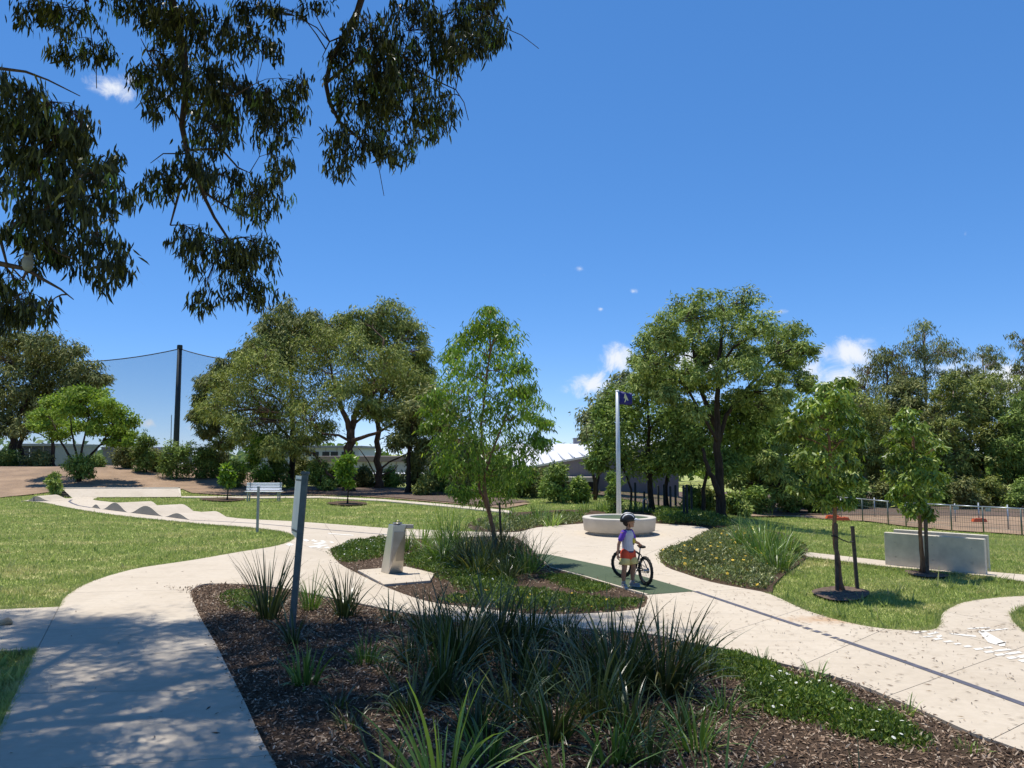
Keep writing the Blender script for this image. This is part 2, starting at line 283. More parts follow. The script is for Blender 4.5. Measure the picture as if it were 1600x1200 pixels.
# ------------------------------------------------------------------ mesh helpers
def link(name, me, mat, parent=None):
    o = bpy.data.objects.new(name, me); COL.objects.link(o)
    if mat is not None: me.materials.append(MATS[mat] if isinstance(mat, str) else mat)
    if parent is not None: o.parent = parent
    return o
def tag(o, label=None, cat=None, group=None, kind=None):
    if label: o['label'] = label
    if cat: o['category'] = cat
    if group: o['group'] = group
    if kind: o['kind'] = kind
    return o
def thing(name, label, cat, loc=(0,0,0), rz=0.0, group=None):
    o = bpy.data.objects.new(name, None); COL.objects.link(o); o.empty_display_size = 0.2
    o.location = loc; o.rotation_euler = (0, 0, rz)
    return tag(o, label, cat, group)
class MB:
    def __init__(s): s.v = []; s.f = []
    def add(s, vs, fs):
        b = len(s.v); s.v += [tuple(v) for v in vs]; s.f += [tuple(i+b for i in f) for f in fs]; return s
    def box(s, c, size, rz=0.0, M=None):
        c = Vector(c); hx, hy, hz = size[0]/2, size[1]/2, size[2]/2
        m = M if M is not None else Matrix.Rotation(rz, 3, 'Z')
        vs = [c + m @ Vector((sx*hx, sy*hy, sz*hz)) for sz in (-1, 1) for sy in (-1, 1) for sx in (-1, 1)]
        return s.add(vs, [(0,2,3,1),(4,5,7,6),(0,1,5,4),(1,3,7,5),(3,2,6,7),(2,0,4,6)])
    def bar(s, a, b, w, h):
        a = Vector(a); b = Vector(b); d = b-a; L = d.length; q = d.to_track_quat('X', 'Z').to_matrix()
        return s.box((a+b)/2, (L, w, h), M=q)
    def tube(s, pts, rad, n=8, caps=True):
        pts = [Vector(p) for p in pts]
        if isinstance(rad, (int, float)): rad = [rad]*len(pts)
        vs = []; fs = []
        prev = None
        for i, p in enumerate(pts):
            d = (pts[min(i+1, len(pts)-1)] - pts[max(i-1, 0)]).normalized()
            if prev is None:
                a = Vector((1,0,0)) if abs(d.x) < 0.8 else Vector((0,1,0))
                u = d.cross(a).normalized()
            else:
                u = (prev - d*prev.dot(d)); u = u.normalized() if u.length > 1e-6 else d.orthogonal().normalized()
            prev = u; w = d.cross(u)
            for k in range(n):
                an = 2*math.pi*k/n; vs.append(p + (u*math.cos(an) + w*math.sin(an))*rad[i])
        for i in range(len(pts)-1):
            for k in range(n):
                fs.append((i*n+k, i*n+(k+1) % n, (i+1)*n+(k+1) % n, (i+1)*n+k))
        if caps: fs.append(tuple(range(n-1, -1, -1))); fs.append(tuple((len(pts)-1)*n+k for k in range(n)))
        return s.add(vs, fs)
    def lathe(s, prof, n=32, c=(0,0,0), axis=None):
        vs = []; fs = []; c = Vector(c)
        for (r, z) in prof:
            for k in range(n):
                a = 2*math.pi*k/n; v = Vector((r*math.cos(a), r*math.sin(a), z))
                vs.append(c + (axis @ v if axis is not None else v))
        for i in range(len(prof)-1):
            for k in range(n): fs.append((i*n+k, i*n+(k+1) % n, (i+1)*n+(k+1) % n, (i+1)*n+k))
        return s.add(vs, fs)
    def capsule(s, a, ra, b, rb, n=14, m=5):
        a = Vector(a); b = Vector(b); d = b-a; L = d.length
        q = d.to_track_quat('Z', 'Y').to_matrix() if L > 1e-6 else Matrix.Identity(3)
        prof = [(max(1e-4, ra*math.cos(t)), ra*math.sin(t)) for t in np.linspace(-math.pi/2, 0, m)] + [(max(1e-4, rb*math.cos(t)), L + rb*math.sin(t)) for t in np.linspace(0, math.pi/2, m)]
        b0 = len(s.v); s.lathe(prof, n, a, q); e = len(s.v)
        s.f.append(tuple(b0+k for k in range(n-1, -1, -1))); s.f.append(tuple(e-n+k for k in range(n)))
        return s
    def ellipsoid(s, c, r, n=16, m=9, M=None):
        c = Vector(c); b0 = len(s.v)
        prof = [(max(1e-4, math.cos(t)), math.sin(t)) for t in np.linspace(-math.pi/2, math.pi/2, m)]
        q = (M if M is not None else Matrix.Identity(3)) @ Matrix.Diagonal(Vector(r))
        s.lathe(prof, n, c, q); e = len(s.v)
        s.f.append(tuple(b0+k for k in range(n-1, -1, -1))); s.f.append(tuple(e-n+k for k in range(n)))
        return s
    def prism(s, poly, z0, z1):
        n = len(poly); vs = [(p[0], p[1], z0) for p in poly] + [(p[0], p[1], z1) for p in poly]
        fs = [tuple(range(n-1, -1, -1)), tuple(range(n, 2*n))] + [(i, (i+1) % n, n+(i+1) % n, n+i) for i in range(n)]
        return s.add(vs, fs)
    def build(s, name, mat, parent=None, smooth=False, bevel=0.0, local=None):
        me = bpy.data.meshes.new(name)
        vs = s.v
        if local is not None: vs = [tuple(Vector(v)-Vector(local)) for v in vs]
        me.from_pydata(vs, [], s.f); me.update()
        if smooth: me.polygons.foreach_set('use_smooth', [True]*len(me.polygons))
        o = link(name, me, mat, parent)
        if bevel:
            b = o.modifiers.new('bevel', 'BEVEL'); b.width = bevel; b.segments = 2; b.limit_method = 'ANGLE'
        return o
def np_mesh(name, V, quads, mat, parent=None, tris=None):
    me = bpy.data.meshes.new(name); nq = len(quads); ntri = 0 if tris is None else len(tris)
    me.vertices.add(len(V)); me.vertices.foreach_set('co', np.ascontiguousarray(V, dtype=np.float32).ravel())
    loops = [np.ascontiguousarray(quads, dtype=np.int32).ravel()]; 
    starts = [np.arange(nq, dtype=np.int32)*4]; tot = [np.full(nq, 4, np.int32)]
    if ntri:
        loops.append(np.ascontiguousarray(tris, dtype=np.int32).ravel()); starts.append(nq*4 + np.arange(ntri, dtype=np.int32)*3); tot.append(np.full(ntri, 3, np.int32))
    L = np.concatenate(loops); me.loops.add(len(L)); me.loops.foreach_set('vertex_index', L)
    me.polygons.add(nq+ntri); me.polygons.foreach_set('loop_start', np.concatenate(starts)); 
    me.update(calc_edges=True); me.validate()
    return link(name, me, mat, parent)
def unit(a): return a/np.maximum(1e-9, np.linalg.norm(a, axis=1))[:, None]
def leaf_mesh(name, P, D, L, Wd, mat, rng, parent=None, seg=1, curl=0.15, side=None):
    n = len(P); D = unit(D)
    Q = rng.normal(size=(n, 3)) if side is None else side
    Sd = unit(np.cross(D, Q)); Nn = np.cross(D, Sd)
    L = L[:, None]; Wd = Wd[:, None]
    if seg == 1:
        V = np.stack([P, P + D*L*.42 + Sd*Wd*.5 + Nn*L*curl*.5, P + D*L, P + D*L*.42 - Sd*Wd*.5 + Nn*L*curl*.5], 1).reshape(-1, 3)
        q = (np.arange(n)*4)[:, None] + np.array([[0, 1, 2, 3]])
        return np_mesh(name, V, q, mat, parent)
    b = curl*L
    V = np.stack([P, P + D*L*.3 + Sd*(Wd*.5 + b*.4), P + D*L*.3 + Sd*(-Wd*.5 + b*.4), P + D*L*.68 + Sd*(Wd*.4 + b*.5), P + D*L*.68 + Sd*(-Wd*.4 + b*.5), P + D*L], 1).reshape(-1, 3)
    k = (np.arange(n)*6)[:, None]
    q = k + np.array([[1, 3, 4, 2]]); tr = np.concatenate([k + np.array([[0, 1, 2]]), k + np.array([[3, 5, 4]])])
    return np_mesh(name, V, q, mat, parent, tr)
def inside(poly, X, Y):
    poly = np.asarray(poly); r = np.zeros(len(X), bool); n = len(poly)
    for i in range(n):
        x0, y0 = poly[i]; x1, y1 = poly[(i+1) % n]
        if y0 == y1: continue
        c = ((y0 > Y) != (y1 > Y)) & (X < (x1-x0)*(Y-y0)/(y1-y0)+x0)
        r ^= c
    return r
def W2(pxs, z=0.0):
    return [(lambda g: (g.x, g.y))(G0(a, b, z)) for a, b in pxs]
def WT(pxs):
    return [(lambda g: (g.x, g.y))(G(a, b)) for a, b in pxs]
def smooth_poly(p, n=3):                 # Catmull-Rom resampling of a closed outline
    p = [Vector(q).to_2d() for q in p]; out = []; m = len(p)
    for i in range(m):
        a, b, c, d = p[i-1], p[i], p[(i+1) % m], p[(i+2) % m]
        if (c-b).length > 6 or (c-b).length < 0.03: out.append(tuple(b)); continue
        for k in range(n):
            t = k/n
            v = 0.5*((2*b) + (c-a)*t + (2*a-5*b+4*c-d)*t*t + (3*b-a-3*c+d)*t*t*t); out.append((v.x, v.y))
    return out
def cdt(polys, extra_pts=(), lines=()):
    vs = []; es = []
    for p in polys:
        b = len(vs); vs += [Vector(q) for q in p]; es += [(b+i, b+(i+1) % len(p)) for i in range(len(p))]
    for a, b in lines:
        k = len(vs); vs += [Vector(a), Vector(b)]; es.append((k, k+1))
    vs += [Vector(q) for q in extra_pts]
    v, e, f, *_ = delaunay_2d_cdt(vs, es, [], 0, 1e-5)
    return np.array([(q.x, q.y) for q in v]), [tuple(q) for q in f]
def sheet(name, polys, holes, mat, zfun, parent=None, thick=0.0, step=None, lines=(), gap=None, kind='structure'):
    """a ground sheet; returns list of objects (one per connected panel when joint lines are given)"""
    ext = []
    if step:
        A = np.concatenate([np.array(p) for p in polys]); lo = A.min(0); hi = A.max(0)
        gx, gy = np.meshgrid(np.arange(lo[0], hi[0], step), np.arange(lo[1], hi[1], step))
        gx = gx.ravel() + step*.2*np.sin(gy.ravel()*7); gy = gy.ravel()
        k = np.zeros(len(gx), bool)
        for p in polys: k |= inside(p, gx, gy)
        ext = list(zip(gx[k], gy[k]))
    V, F = cdt(list(polys)+list(holes), ext, lines)
    C = np.array([V[list(f)].mean(0) for f in F])
    keep = np.zeros(len(F), bool)
    for p in polys: keep |= inside(p, C[:, 0], C[:, 1])
    for h in holes: keep &= ~inside(h, C[:, 0], C[:, 1])
    if gap is not None: keep &= ~gap(C)
    F = [f for f, k in zip(F, keep) if k]
    groups = [F]
    if gap is not None:
        par = {}
        def find(a):
            while par.setdefault(a, a) != a: par[a] = par[par[a]]; a = par[a]
            return a
        ed = {}
        for i, f in enumerate(F):
            for j in range(len(f)):
                e = tuple(sorted((f[j], f[(j+1) % len(f)])))
                if e in ed: par[find(i)] = find(ed[e])
                ed[e] = i
        d = {}
        for i, f in enumerate(F): d.setdefault(find(i), []).append(f)
        groups = list(d.values())
    outs = []
    for g in groups:
        idx = sorted({i for f in g for i in f}); mp = {a: b for b, a in enumerate(idx)}
        z = zfun(V[idx, 0], V[idx, 1])
        vs = [(V[i, 0], V[i, 1], float(zz)) for i, zz in zip(idx, z)]
        fs = [tuple(mp[i] for i in f) for f in g]
        if thick:
            cnt = {}
            for f in fs:
                for j in range(len(f)): cnt.setdefault(tuple(sorted((f[j], f[(j+1) % len(f)]))), []).append((f[j], f[(j+1) % len(f)]))
            n = len(vs); vs += [(a, b, c-thick) for a, b, c in vs]
            for e, l in cnt.items():
                if len(l) == 1: a, b = l[0]; fs.append((b, a, a+n, b+n))
        me = bpy.data.meshes.new(name); me.from_pydata(vs, [], fs); me.update()
        o = link(name, me, mat, parent)
        if parent is None and kind: o['kind'] = kind
        outs.append(o)
    return outs

# ================================================================== SETTING
rng = np.random.default_rng(7); random.seed(7)
LAWN_Z = -0.06
# terrain: one sheet to the horizon
ys = np.concatenate([np.arange(-6, 60, 0.6), np.array([62, 66, 72, 80, 95, 120, 170, 260, 420, 800, 1600, 3500])])
xs = np.concatenate([-np.array([3000, 1200, 500, 250, 140, 90, 70, 55])[:], np.arange(-45, 45.1, 0.9), np.array([55, 70, 90, 140, 250, 500, 1200, 3000])])
XX, YY = np.meshgrid(xs, ys); ZZ = T(XX, YY) + LAWN_Z
ZZ -= 2.2*sm(56, 90, YY)
V = np.stack([XX, YY, ZZ], 2).reshape(-1, 3); nx = len(xs)
I, J = np.meshgrid(np.arange(len(ys)-1), np.arange(nx-1), indexing='ij'); k = (I*nx+J).ravel()
gr = np_mesh('ground', V, np.stack([k, k+1, k+nx+1, k+nx], 1), 'lawn'); gr['kind'] = 'structure'

# ---- paved areas (outlines on the level z = 0)
OUT = [(-60,1262),(0,1135),(57,1014),(93,948),(100,934),(125,917),(150,906),(185,895),(225,886),(300,875),(375,862),(425,854),(450,847),(460,840),(455,835),(437,830),(400,825),(350,821),(300,817),(200,807),(140,799),(100,792),(67,785.2),(36,782.4),(70,779.2),(110,778.6),(112,776.6),(152,777.2),(146.5,779.8),(152,782),(185,785.5),(225,790),(270,795),(317,800),(337,804),(375,810),(450,814),(525,819),(605,825),(700,829),(760,831),(810,831),(840,824),(910,818),(960,814),(1025,818),(1085,822),(1106,826),(1105,834),(1085,842),(1060,850),(1035,860),(1030,870),(1040,885),(1072,897),(1110,909),(1160,919),(1203,928),(1256,952),(1319,971),(1381,982),(1444,985),(1465,980),(1469,972),(1472,960),(1481,952),(1506,941),(1553,934),(1600,931),(1750,922)]
OUT2 = [(1750,938),(1640,940),(1600,946),(1578,959),(1583,971),(1600,987),(1700,1010),(1900,1060)]
OUT3 = [(1900,1290),(1600,1173),(1520,1145),(1436,1108),(1319,1061),(1225,1037),(1150,1017),(1060,1000),(1000,988),(850,978),(750,972),(650,960),(560,942),(480,926),(430,917),(384,913),(331,911.5),(312,914),(303,919),(298,927),(312,962),(334,1000),(359,1050),(384,1100),(409,1156),(433,1200),(490,1310)]
_sp = smooth_poly(W2(OUT), 3); paved = [_sp[0]] + _sp[3:-2] + W2(OUT2) + smooth_poly(W2(OUT3), 3)[:-3] + W2([(490,1310),(-82,1310)])
ISL = [(517,862),(525,855),(550,847),(600,842),(680,841),(760,838),(800,838),(822,850),(838,865),(860,886),(917,901),(970,917),(1006,928),(1011,938),(990,953),(850,960),(750,950),(670,940),(605,918),(559,896),(530,880)]
island = smooth_poly(W2(ISL), 3)
cross_path = W2([(-200,960),(0,952),(93,948),(57,1014),(0,1017),(-200,1025)])
# saw-cut joints: pairs of parallel lines 9 mm apart
JP = [((-150,1215),(460,1178)),((-30,1085),(395,1076)),((40,1045),(340,1010)),((96,941),(57.5,1016)),((70,985),(335,975)),((110,926),(300,921)),((352,860),(392,918)),((452,845),(520,866)),
      ((470,813),(455,845)),((505,815),(540,862)),((375,807),(352,825)),((298,797),(262,818)),((600,820),(585,850)),((690,824),(690,850)),
      ((812,828),(845,872)),((1000,928),(1180,920)),((1070,894),(930,905)),((1040,862),(800,846)),((1075,1008),(1262,948)),((1240,1045),(1400,975)),((1470,985),(1700,1045)),((1380,1090),(1600,1010)),((1471,955),(1585,975)),
      ((1540,1160),(1760,1050)),((720,946),(700,972)),((905,955),(900,990)),((600,912),(575,950)),((1100,828),(1000,870)),((135,776),(75,790)),((60,779),(52,787))]
lines = []; jl = []
for a, b in JP:
    a = G0(*a).to_2d(); b = G0(*b).to_2d(); d = (b-a).normalized(); nrm = Vector((-d.y, d.x))*0.004
    lines += [(a+nrm, b+nrm), (a-nrm, b-nrm)]; jl.append((np.array(a), np.array(d), (b-a).length))
def gap(C):
    r = np.zeros(len(C), bool)
    for a, d, L in jl:
        v = C-a; s = v@d; u = np.abs(v[:, 0]*-d[1] + v[:, 1]*d[0]); r |= (u < 0.004) & (s > 0) & (s < L)
    return r
pav = sheet('path_base', [paved, cross_path], [island], 'joint', lambda x, y: 0*x-0.012)[0]
pav.name = 'concrete_path'
pans = sheet('panel', [paved, cross_path], [island], 'concrete', lambda x, y: 0*x, parent=pav, thick=0.11, lines=lines, gap=gap)
tag(pav, 'pale concrete paths and plaza winding through the park')
far_path = WT([(283,775.4),(400,776.2),(500,775.3),(600,780.3),(697,788.3),(787,797),(800,799),(800,802),(787,800.7),(697,791.6),(600,783),(500,777.8),(400,778.4),(283,777.3)])
sheet('far_path', [far_path], [], 'concrete', lambda x, y: T(x, y)+0.01, thick=0.1, step=1.0)
side_path = W2([(1256,866),(1264,863),(1381,876),(1547,893.5),(1600,898),(1750,912),(1750,925),(1600,909),(1544,900.5),(1381,885),(1264,870.5)])
jb = [((1330,860),(1322,890)),((1440,870),(1428,905)),((1590,880),(1578,925))]
l2 = []; jl0 = jl; jl = []
for a, b in jb:
    a = G0(*a).to_2d(); b = G0(*b).to_2d(); d = (b-a).normalized(); nrm = Vector((-d.y, d.x))*0.004
    l2 += [(a+nrm, b+nrm), (a-nrm, b-nrm)]; jl.append((np.array(a), np.array(d), (b-a).length))
sp = sheet('side_path', [side_path], [], 'joint', lambda x, y: 0*x-0.012)[0]
sheet('panel', [side_path], [], 'concrete', lambda x, y: 0*x+0.004, parent=sp, thick=0.11, lines=l2, gap=gap)

# ---- planting beds: mulch a little lower than the paving
def lump(x, y): return 0.018*np.sin(x*2.1+y*1.3)+0.014*np.sin(x*4.7-y*3.9)+0.008*np.sin(x*11+y*9)
FB = [(298,927),(303,919),(312,914),(331,911.5),(384,913),(430,917),(480,926),(560,942),(650,960),(750,972),(850,978),(1000,988),(1060,1000),(1150,1017),(1225,1037),(1319,1061),(1436,1108),(1520,1145),(1600,1173),(1900,1290)]
front_bed = smooth_poly(W2(FB), 3)[:-3] + W2([(1900,1290),(1900,1500),(560,1500),(433,1200),(409,1156),(384,1100),(359,1050),(334,1000),(312,962)])
sheet('mulch_bed', [front_bed], [], 'mulch_ground', lambda x, y: -0.02+lump(x, y)*.38, step=0.22)
sheet('mulch_bed', [island], [], 'mulch_ground', lambda x, y: -0.02+lump(x, y)*.38, step=0.3)
RB = [(1106,826),(1105,834),(1085,842),(1060,850),(1035,860),(1030,870),(1040,885),(1072,897),(1110,909),(1160,919),(1203,928),(1208,914),(1228,893),(1262,868),(1255,848),(1225,832),(1150,822)]
right_bed = smooth_poly(W2(RB), 2)
sheet('mulch_bed', [right_bed], [], 'mulch_ground', lambda x, y: -0.02+lump(x, y)*.38, step=0.4)
BB = [(760,831),(810,831),(840,824),(910,818),(960,814),(1025,818),(1085,822),(1106,826),(1150,822),(1130,812),(1030,797),(960,795),(880,796),(800,800),(745,810),(730,822)]
back_bed = smooth_poly(W2(BB), 2)
sheet('mulch_bed', [back_bed], [], 'mulch_ground', lambda x, y: -0.02+lump(x, y)*.38, step=0.5)
# bare soil and leaf-littered ground under the trees
soil_left = WT([(-60,783),(0,777),(60,771),(95,766),(180,763),(285,764),(300,770),(380,775),(440,774),(500,773.5),(560,775),(620,779),(700,786),(790,794),(830,786),(720,778),(640,770),(560,764),(470,763),(400,760)]) + [(-15, 52), (-17, 60), (-30, 62), (-52, 62), (-52, 46)]
sheet('soil_bank', [soil_left], [], 'soil', lambda x, y: T(x, y)+0.0, step=1.0)
under = WT([(440,772),(500,772),(560,774),(620,778),(700,785),(760,791),(830,784),(720,772),(640,764),(560,760),(470,760)])
sheet('leaf_litter_ground', [under], [], 'soil_dark', lambda x, y: T(x, y)+0.03, step=1.0)
soil_right = WT([(1150,806),(1230,806),(1300,811),(1360,814),(1420,822),(1500,829),(1560,832),(1640,838),(1640,806),(1560,800),(1480,797),(1400,795),(1300,793),(1200,794)])
sheet('soil_patch', [soil_right], [], 'soil', lambda x, y: T(x, y)-0.01, step=1.0)
for pp in ([(310,780),(350,777.5),(385,780),(352,783.5)], [(510,786),(545,783),(575,787),(540,790)]):
    sheet('mulch_ring', [smooth_poly(W2(pp), 4)], [], 'mulch_ground', lambda x, y: T(x, y)+0.02, step=0.5)
sheet('woodland_floor', [[(7, 31), (12, 36.5), (20, 36), (34, 34), (60, 36), (60, 75), (7, 75), (3, 50)]], [], 'soil_dark', lambda x, y: T(x, y)+0.0 - 2.2*sm(56, 90, y), step=1.5)
ring1 = smooth_poly(W2([(1268,922),(1310,914),(1358,922),(1342,935),(1300,936)]), 4)
ring2 = smooth_poly(W2([(1414,890),(1446,891.5),(1482,897),(1466,901),(1430,898)]), 4)
for rr in (ring1, ring2): sheet('mulch_ring', [rr], [], 'soil_dark', lambda x, y: T(x, y)-0.012, step=0.3)

# ---- painted and rubber surfaces
sheet('green_lane', [W2([(836,865),(860,867),(952,886),(1020,905),(1086,924),(1012,929.5),(970,918),(917,902),(862,887)])], [], 'green_rubber', lambda x, y: 0*x+0.004)
def strip(pts, w):
    P = [G0(*p).to_2d() for p in pts]; L = []; Rr = []
    for i, p in enumerate(P):
        d = (P[min(i+1, len(P)-1)]-P[max(i-1, 0)]).normalized(); n = Vector((-d.y, d.x))*w/2
        L.append(tuple(p+n)); Rr.append(tuple(p-n))
    return L + Rr[::-1]
def marking(pts, w, mat, nm='line_marking'):
    return sheet(nm, [strip(pts, w)], [], mat, lambda x, y: 0*x+0.004)[0]
marking([(1086,924),(1140,942),(1200,962),(1252,979)], 0.085, 'line_grey')
for a, b in (((1257,980.5),(1266,983.5)),((1272,985.5),(1281,988.5)),((1287,990.5),(1296,993.5)),((1301,995.5),(1308,998))): marking([a, b], 0.085, 'line_grey')
marking([(1311,999),(1400,1029.5),(1500,1065),(1600,1101),(1800,1172)], 0.085, 'line_grey')
marking([(112,781),(108,783.5),(113,786.5),(122,789.8),(142,793.2)], 0.10, 'line_grey')
marking([(298,812.8),(350,815),(400,818),(475,824.5),(550,831),(605,835.5),(700,840)], 0.07, 'line_grey')
def paint(poly):
    return sheet('white_marking', [W2(poly)], [], 'line_white', lambda x, y: 0*x+0.0045)[0]
for q in ([(1447,991),(1462,987),(1468,989),(1452,992.5)],[(1424,989),(1445,986),(1450,987),(1432,990)],[(1462,994.5),(1470,992),(1473,995),(1466,997)],[(1440,995),(1455,993.5),(1460,995),(1446,996.5)],[(1456,998.5),(1468,997),(1474,999),(1462,1000.5)],[(1472,1002.5),(1484,1001),(1491,1003),(1478,1004.5)],
          [(1489,1006),(1498,1004.8),(1503,1007),(1493,1008)],[(1504,1010),(1514,1008.5),(1520,1011),(1509,1012)],[(1520,1014),(1532,1012.5),(1538,1015),(1525,1016.3)],[(1536,1018.5),(1549,1017),(1555,1019.5),(1541,1021)],[(1553,1023),(1566,1021.5),(1572,1024),(1558,1025.6)],[(1571,1027.5),(1584,1026),(1591,1029),(1577,1030.5)],[(1589,1032),(1602,1030.5),(1612,1034),(1598,1035.5)],
          [(1535,1012),(1548,1010.5),(1552,1013),(1540,1014)],[(1551,1017),(1575,1013.5),(1581,1016),(1558,1018.5)],[(1568,1021.5),(1592,1017.5),(1598,1020.5),(1577,1023.5)],[(1586,1026),(1604,1022.5),(1612,1026),(1595,1029)],
          [(1482,989.5),(1524,993),(1526,996),(1486,991.5)],[(1510,982),(1545,980),(1548,981.5),(1514,983.5)],[(1528,986),(1572,982),(1576,983.5),(1534,988)],
          [(1528,987),(1540,987),(1572,1005),(1556,1008),(1544,1004)],[(1558,1006),(1572,1003),(1570,1010),(1562,1010)]):
    paint(q)
for q in ([(487,850),(500,847.5),(512,848),(499,851.5)],[(481,854),(508,851),(514,852),(486,856)],[(512,833),(552,836),(553,837.2),(513,834.2)],[(472,843.5),(477,842),(484,845),(479,846.5)],[(485,844.5),(490,843),(497,846),(492,847)],[(499,845.5),(504,844.2),(510,846.5),(505,847.7)],[(514,847),(518,846),(523,848),(519,849)],
          [(493,855.5),(500,853.8),(505,855),(498,856.6)],[(505,856),(512,854.3),(517,855.5),(510,857)],[(446,851),(453,848.5),(460,851),(453,853.5)]):
    paint(q)
# kerb along the green lane and added brown strip for the path's stained edge at the bed tip
kp = strip([(860,886.5),(917,901.6),(970,917.4),(1011,929)], 0.05)
ko = MB().prism(kp[::-1], -0.1, 0.008).build('concrete_kerb', 'concrete'); ko['kind'] = 'structure'
ed = MB(); epts = smooth_poly(W2([(300,925),(304,919.5),(313,915),(331,912.6),(384,914),(430,918)]), 5)[:-8]
ep = strip([(300,925),(301,921.5),(304,919.3),(308,916.8),(313,915),(321,913.4),(331,912.8),(345,912.7),(365,913.3),(384,914),(430,918)], 0.012)
MB().prism(ep[::-1], -0.12, -0.008).build('slab_edge_strip', 'brown_edge')['kind'] = 'structure'
# fountain slab
slab = W2([(559,893),(600,915.5),(672,909.5),(679,898),(634,887.5),(595,890)])
so_ = MB().prism(slab[::-1] if True else slab, -0.1, 0.03).build('fountain_slab', 'concrete', bevel=0.008); so_['kind'] = 'structure'

# ---- stuff on the ground
def chips(name, poly, n, zf, lmin, lmax, w, mat, seed, label, cat, tilt=0.5, dens_pow=1.0, excl=()):
    r = np.random.default_rng(seed); A = np.array(poly); lo = A.min(0); hi = np.minimum(A.max(0), [60, 60])
    lo = np.maximum(lo, [-30, 3.5])
    X = r.uniform(lo[0], hi[0], n*5); Y = r.uniform(lo[1], hi[1], n*5)
    k = inside(poly, X, Y) & (np.abs(X) < 0.75*Y+1)
    for e in excl: k &= ~inside(e, X, Y)
    X = X[k][:n]; Y = Y[k][:n]; m = len(X)
    if name == 'mulch': X = X+r.normal(size=m)*.035; Y = Y+r.normal(size=m)*.035
    zz_ = zf(X, Y)
    if name == 'mulch': zz_ = np.where(inside(poly, X, Y), zz_, .002)
    P = np.stack([X, Y, zz_], 1); D = r.normal(size=(m, 3)); D[:, 2] *= tilt; D = unit(D)
    P[:, 2] += 0.004 + np.abs(D[:, 2])*0.012
    sd = np.cross(D, np.stack([r.normal(size=m)*.35, r.normal(size=m)*.35, np.ones(m)], 1)); up = unit(np.cross(D, unit(sd)))
    o = leaf_mesh(name, P, D, r.uniform(lmin, lmax, m), r.uniform(*w, m), mat, r, seg=1, curl=0.06, side=up)
    return tag(o, label, cat, kind='stuff')
chips('mulch', front_bed, 60000, lambda x, y: -0.02+lump(x, y)*.38, 0.02, 0.075, (0.008, 0.022), 'mulch_chip', 3, 'brown bark mulch covering the foreground planting bed', 'mulch')
chips('mulch', island, 9000, lambda x, y: -0.02+lump(x, y)*.38, 0.03, 0.08, (0.012, 0.025), 'mulch_chip', 4, 'brown bark mulch around the drinking fountain and young gum', 'mulch')
# fallen leaves and twigs on the paving, thicker to the right
main_right = W2([(1000,930),(1110,912),(1203,930),(1319,972),(1444,987),(1480,955),(1600,934),(1750,930),(1750,1240),(1600,1170),(1319,1059),(1150,1015),(1020,985)])
chips('fallen_leaves', main_right, 1100, lambda x, y: 0*x+0.004, 0.015, 0.085, (0.004, 0.012), 'litter', 5, 'dry gum leaves and twigs scattered on the right-hand path', 'leaves', tilt=0.06)
chips('fallen_leaves', paved, 500, lambda x, y: 0*x+0.004, 0.03, 0.10, (0.006, 0.018), 'litter', 6, 'sparse dry leaves lying on the left path and plaza', 'leaves', tilt=0.06, excl=(island,))
chips('fallen_leaves', W2([(1190,925),(1320,975),(1390,986),(1470,985),(1590,975),(1590,985),(1470,993),(1380,990),(1300,975)]), 380, lambda x, y: 0*x+0.004, 0.02, 0.08, (0.006, 0.016), 'litter', 8, 'drift of brown leaf litter along the curved lawn edge', 'leaves', tilt=0.1)

# mown grass, blade by blade near the camera
r = np.random.default_rng(11)
n = 640000
d = 7.2*np.exp(r.uniform(0, 1, n)*math.log(46/7.2)); x = r.uniform(-0.72, 0.72, n)*d
ok = np.ones(n, bool)
for p in (paved, cross_path, front_bed, right_bed, back_bed, side_path): ok &= ~inside(p, x, d)
for p in (ring1, ring2): ok &= ~(inside(p, x, d) & (r.uniform(size=n) < .85))
ok &= ~inside(soil_left, x, d); ok &= ~(inside(soil_right, x, d))
x = x[ok]; d = d[ok]; m = len(x)
P = np.stack([x, d, T(x, d)+LAWN_Z-0.004], 1)
hgt = r.uniform(0.040, 0.072, m)*(0.85+0.02*d); pn = np.sin(x*2.3+1.7*np.sin(d*.9))*np.sin(d*1.9+1.3*np.sin(x*1.1))+.6*np.sin(x*6.1+d*3.3)*np.sin(d*5.2-x*2.2); hgt *= (.9+.22*pn)*np.where(r.uniform(size=m) < 0.015, 1.9, 1)
tuft = np.random.default_rng(99); tx = tuft.uniform(-.6, .6, 700); td = tuft.uniform(8, 30, 700); tx = tx*td
D = unit(np.stack([r.normal(size=m)*.55, r.normal(size=m)*.55, np.ones(m)], 1)); sd = unit(np.stack([r.normal(size=m), r.normal(size=m)*.5, 0*x], 1))
w = (0.003+0.00045*d)[:, None]*r.uniform(.7, 1.4, m)[:, None]
ii = r.integers(0, m, 9000); cc_ = np.repeat(P[r.integers(0, m, 750)], 12, 0)+r.normal(size=(9000, 3))*np.array([.03, .03, 0]); P[ii] = np.where(((np.abs(cc_[:, 1:2]) < 30)), cc_, P[ii]); hgt[ii] *= np.repeat(r.uniform(1.2, 2.2, 750), 12)
V = np.stack([P-sd*w, P+sd*w, P+D*hgt[:, None]], 1).reshape(-1, 3)
go = np_mesh('lawn_grass', V, np.zeros((0, 4), int), 'lawn_blade', tris=np.arange(m*3).reshape(-1, 3))
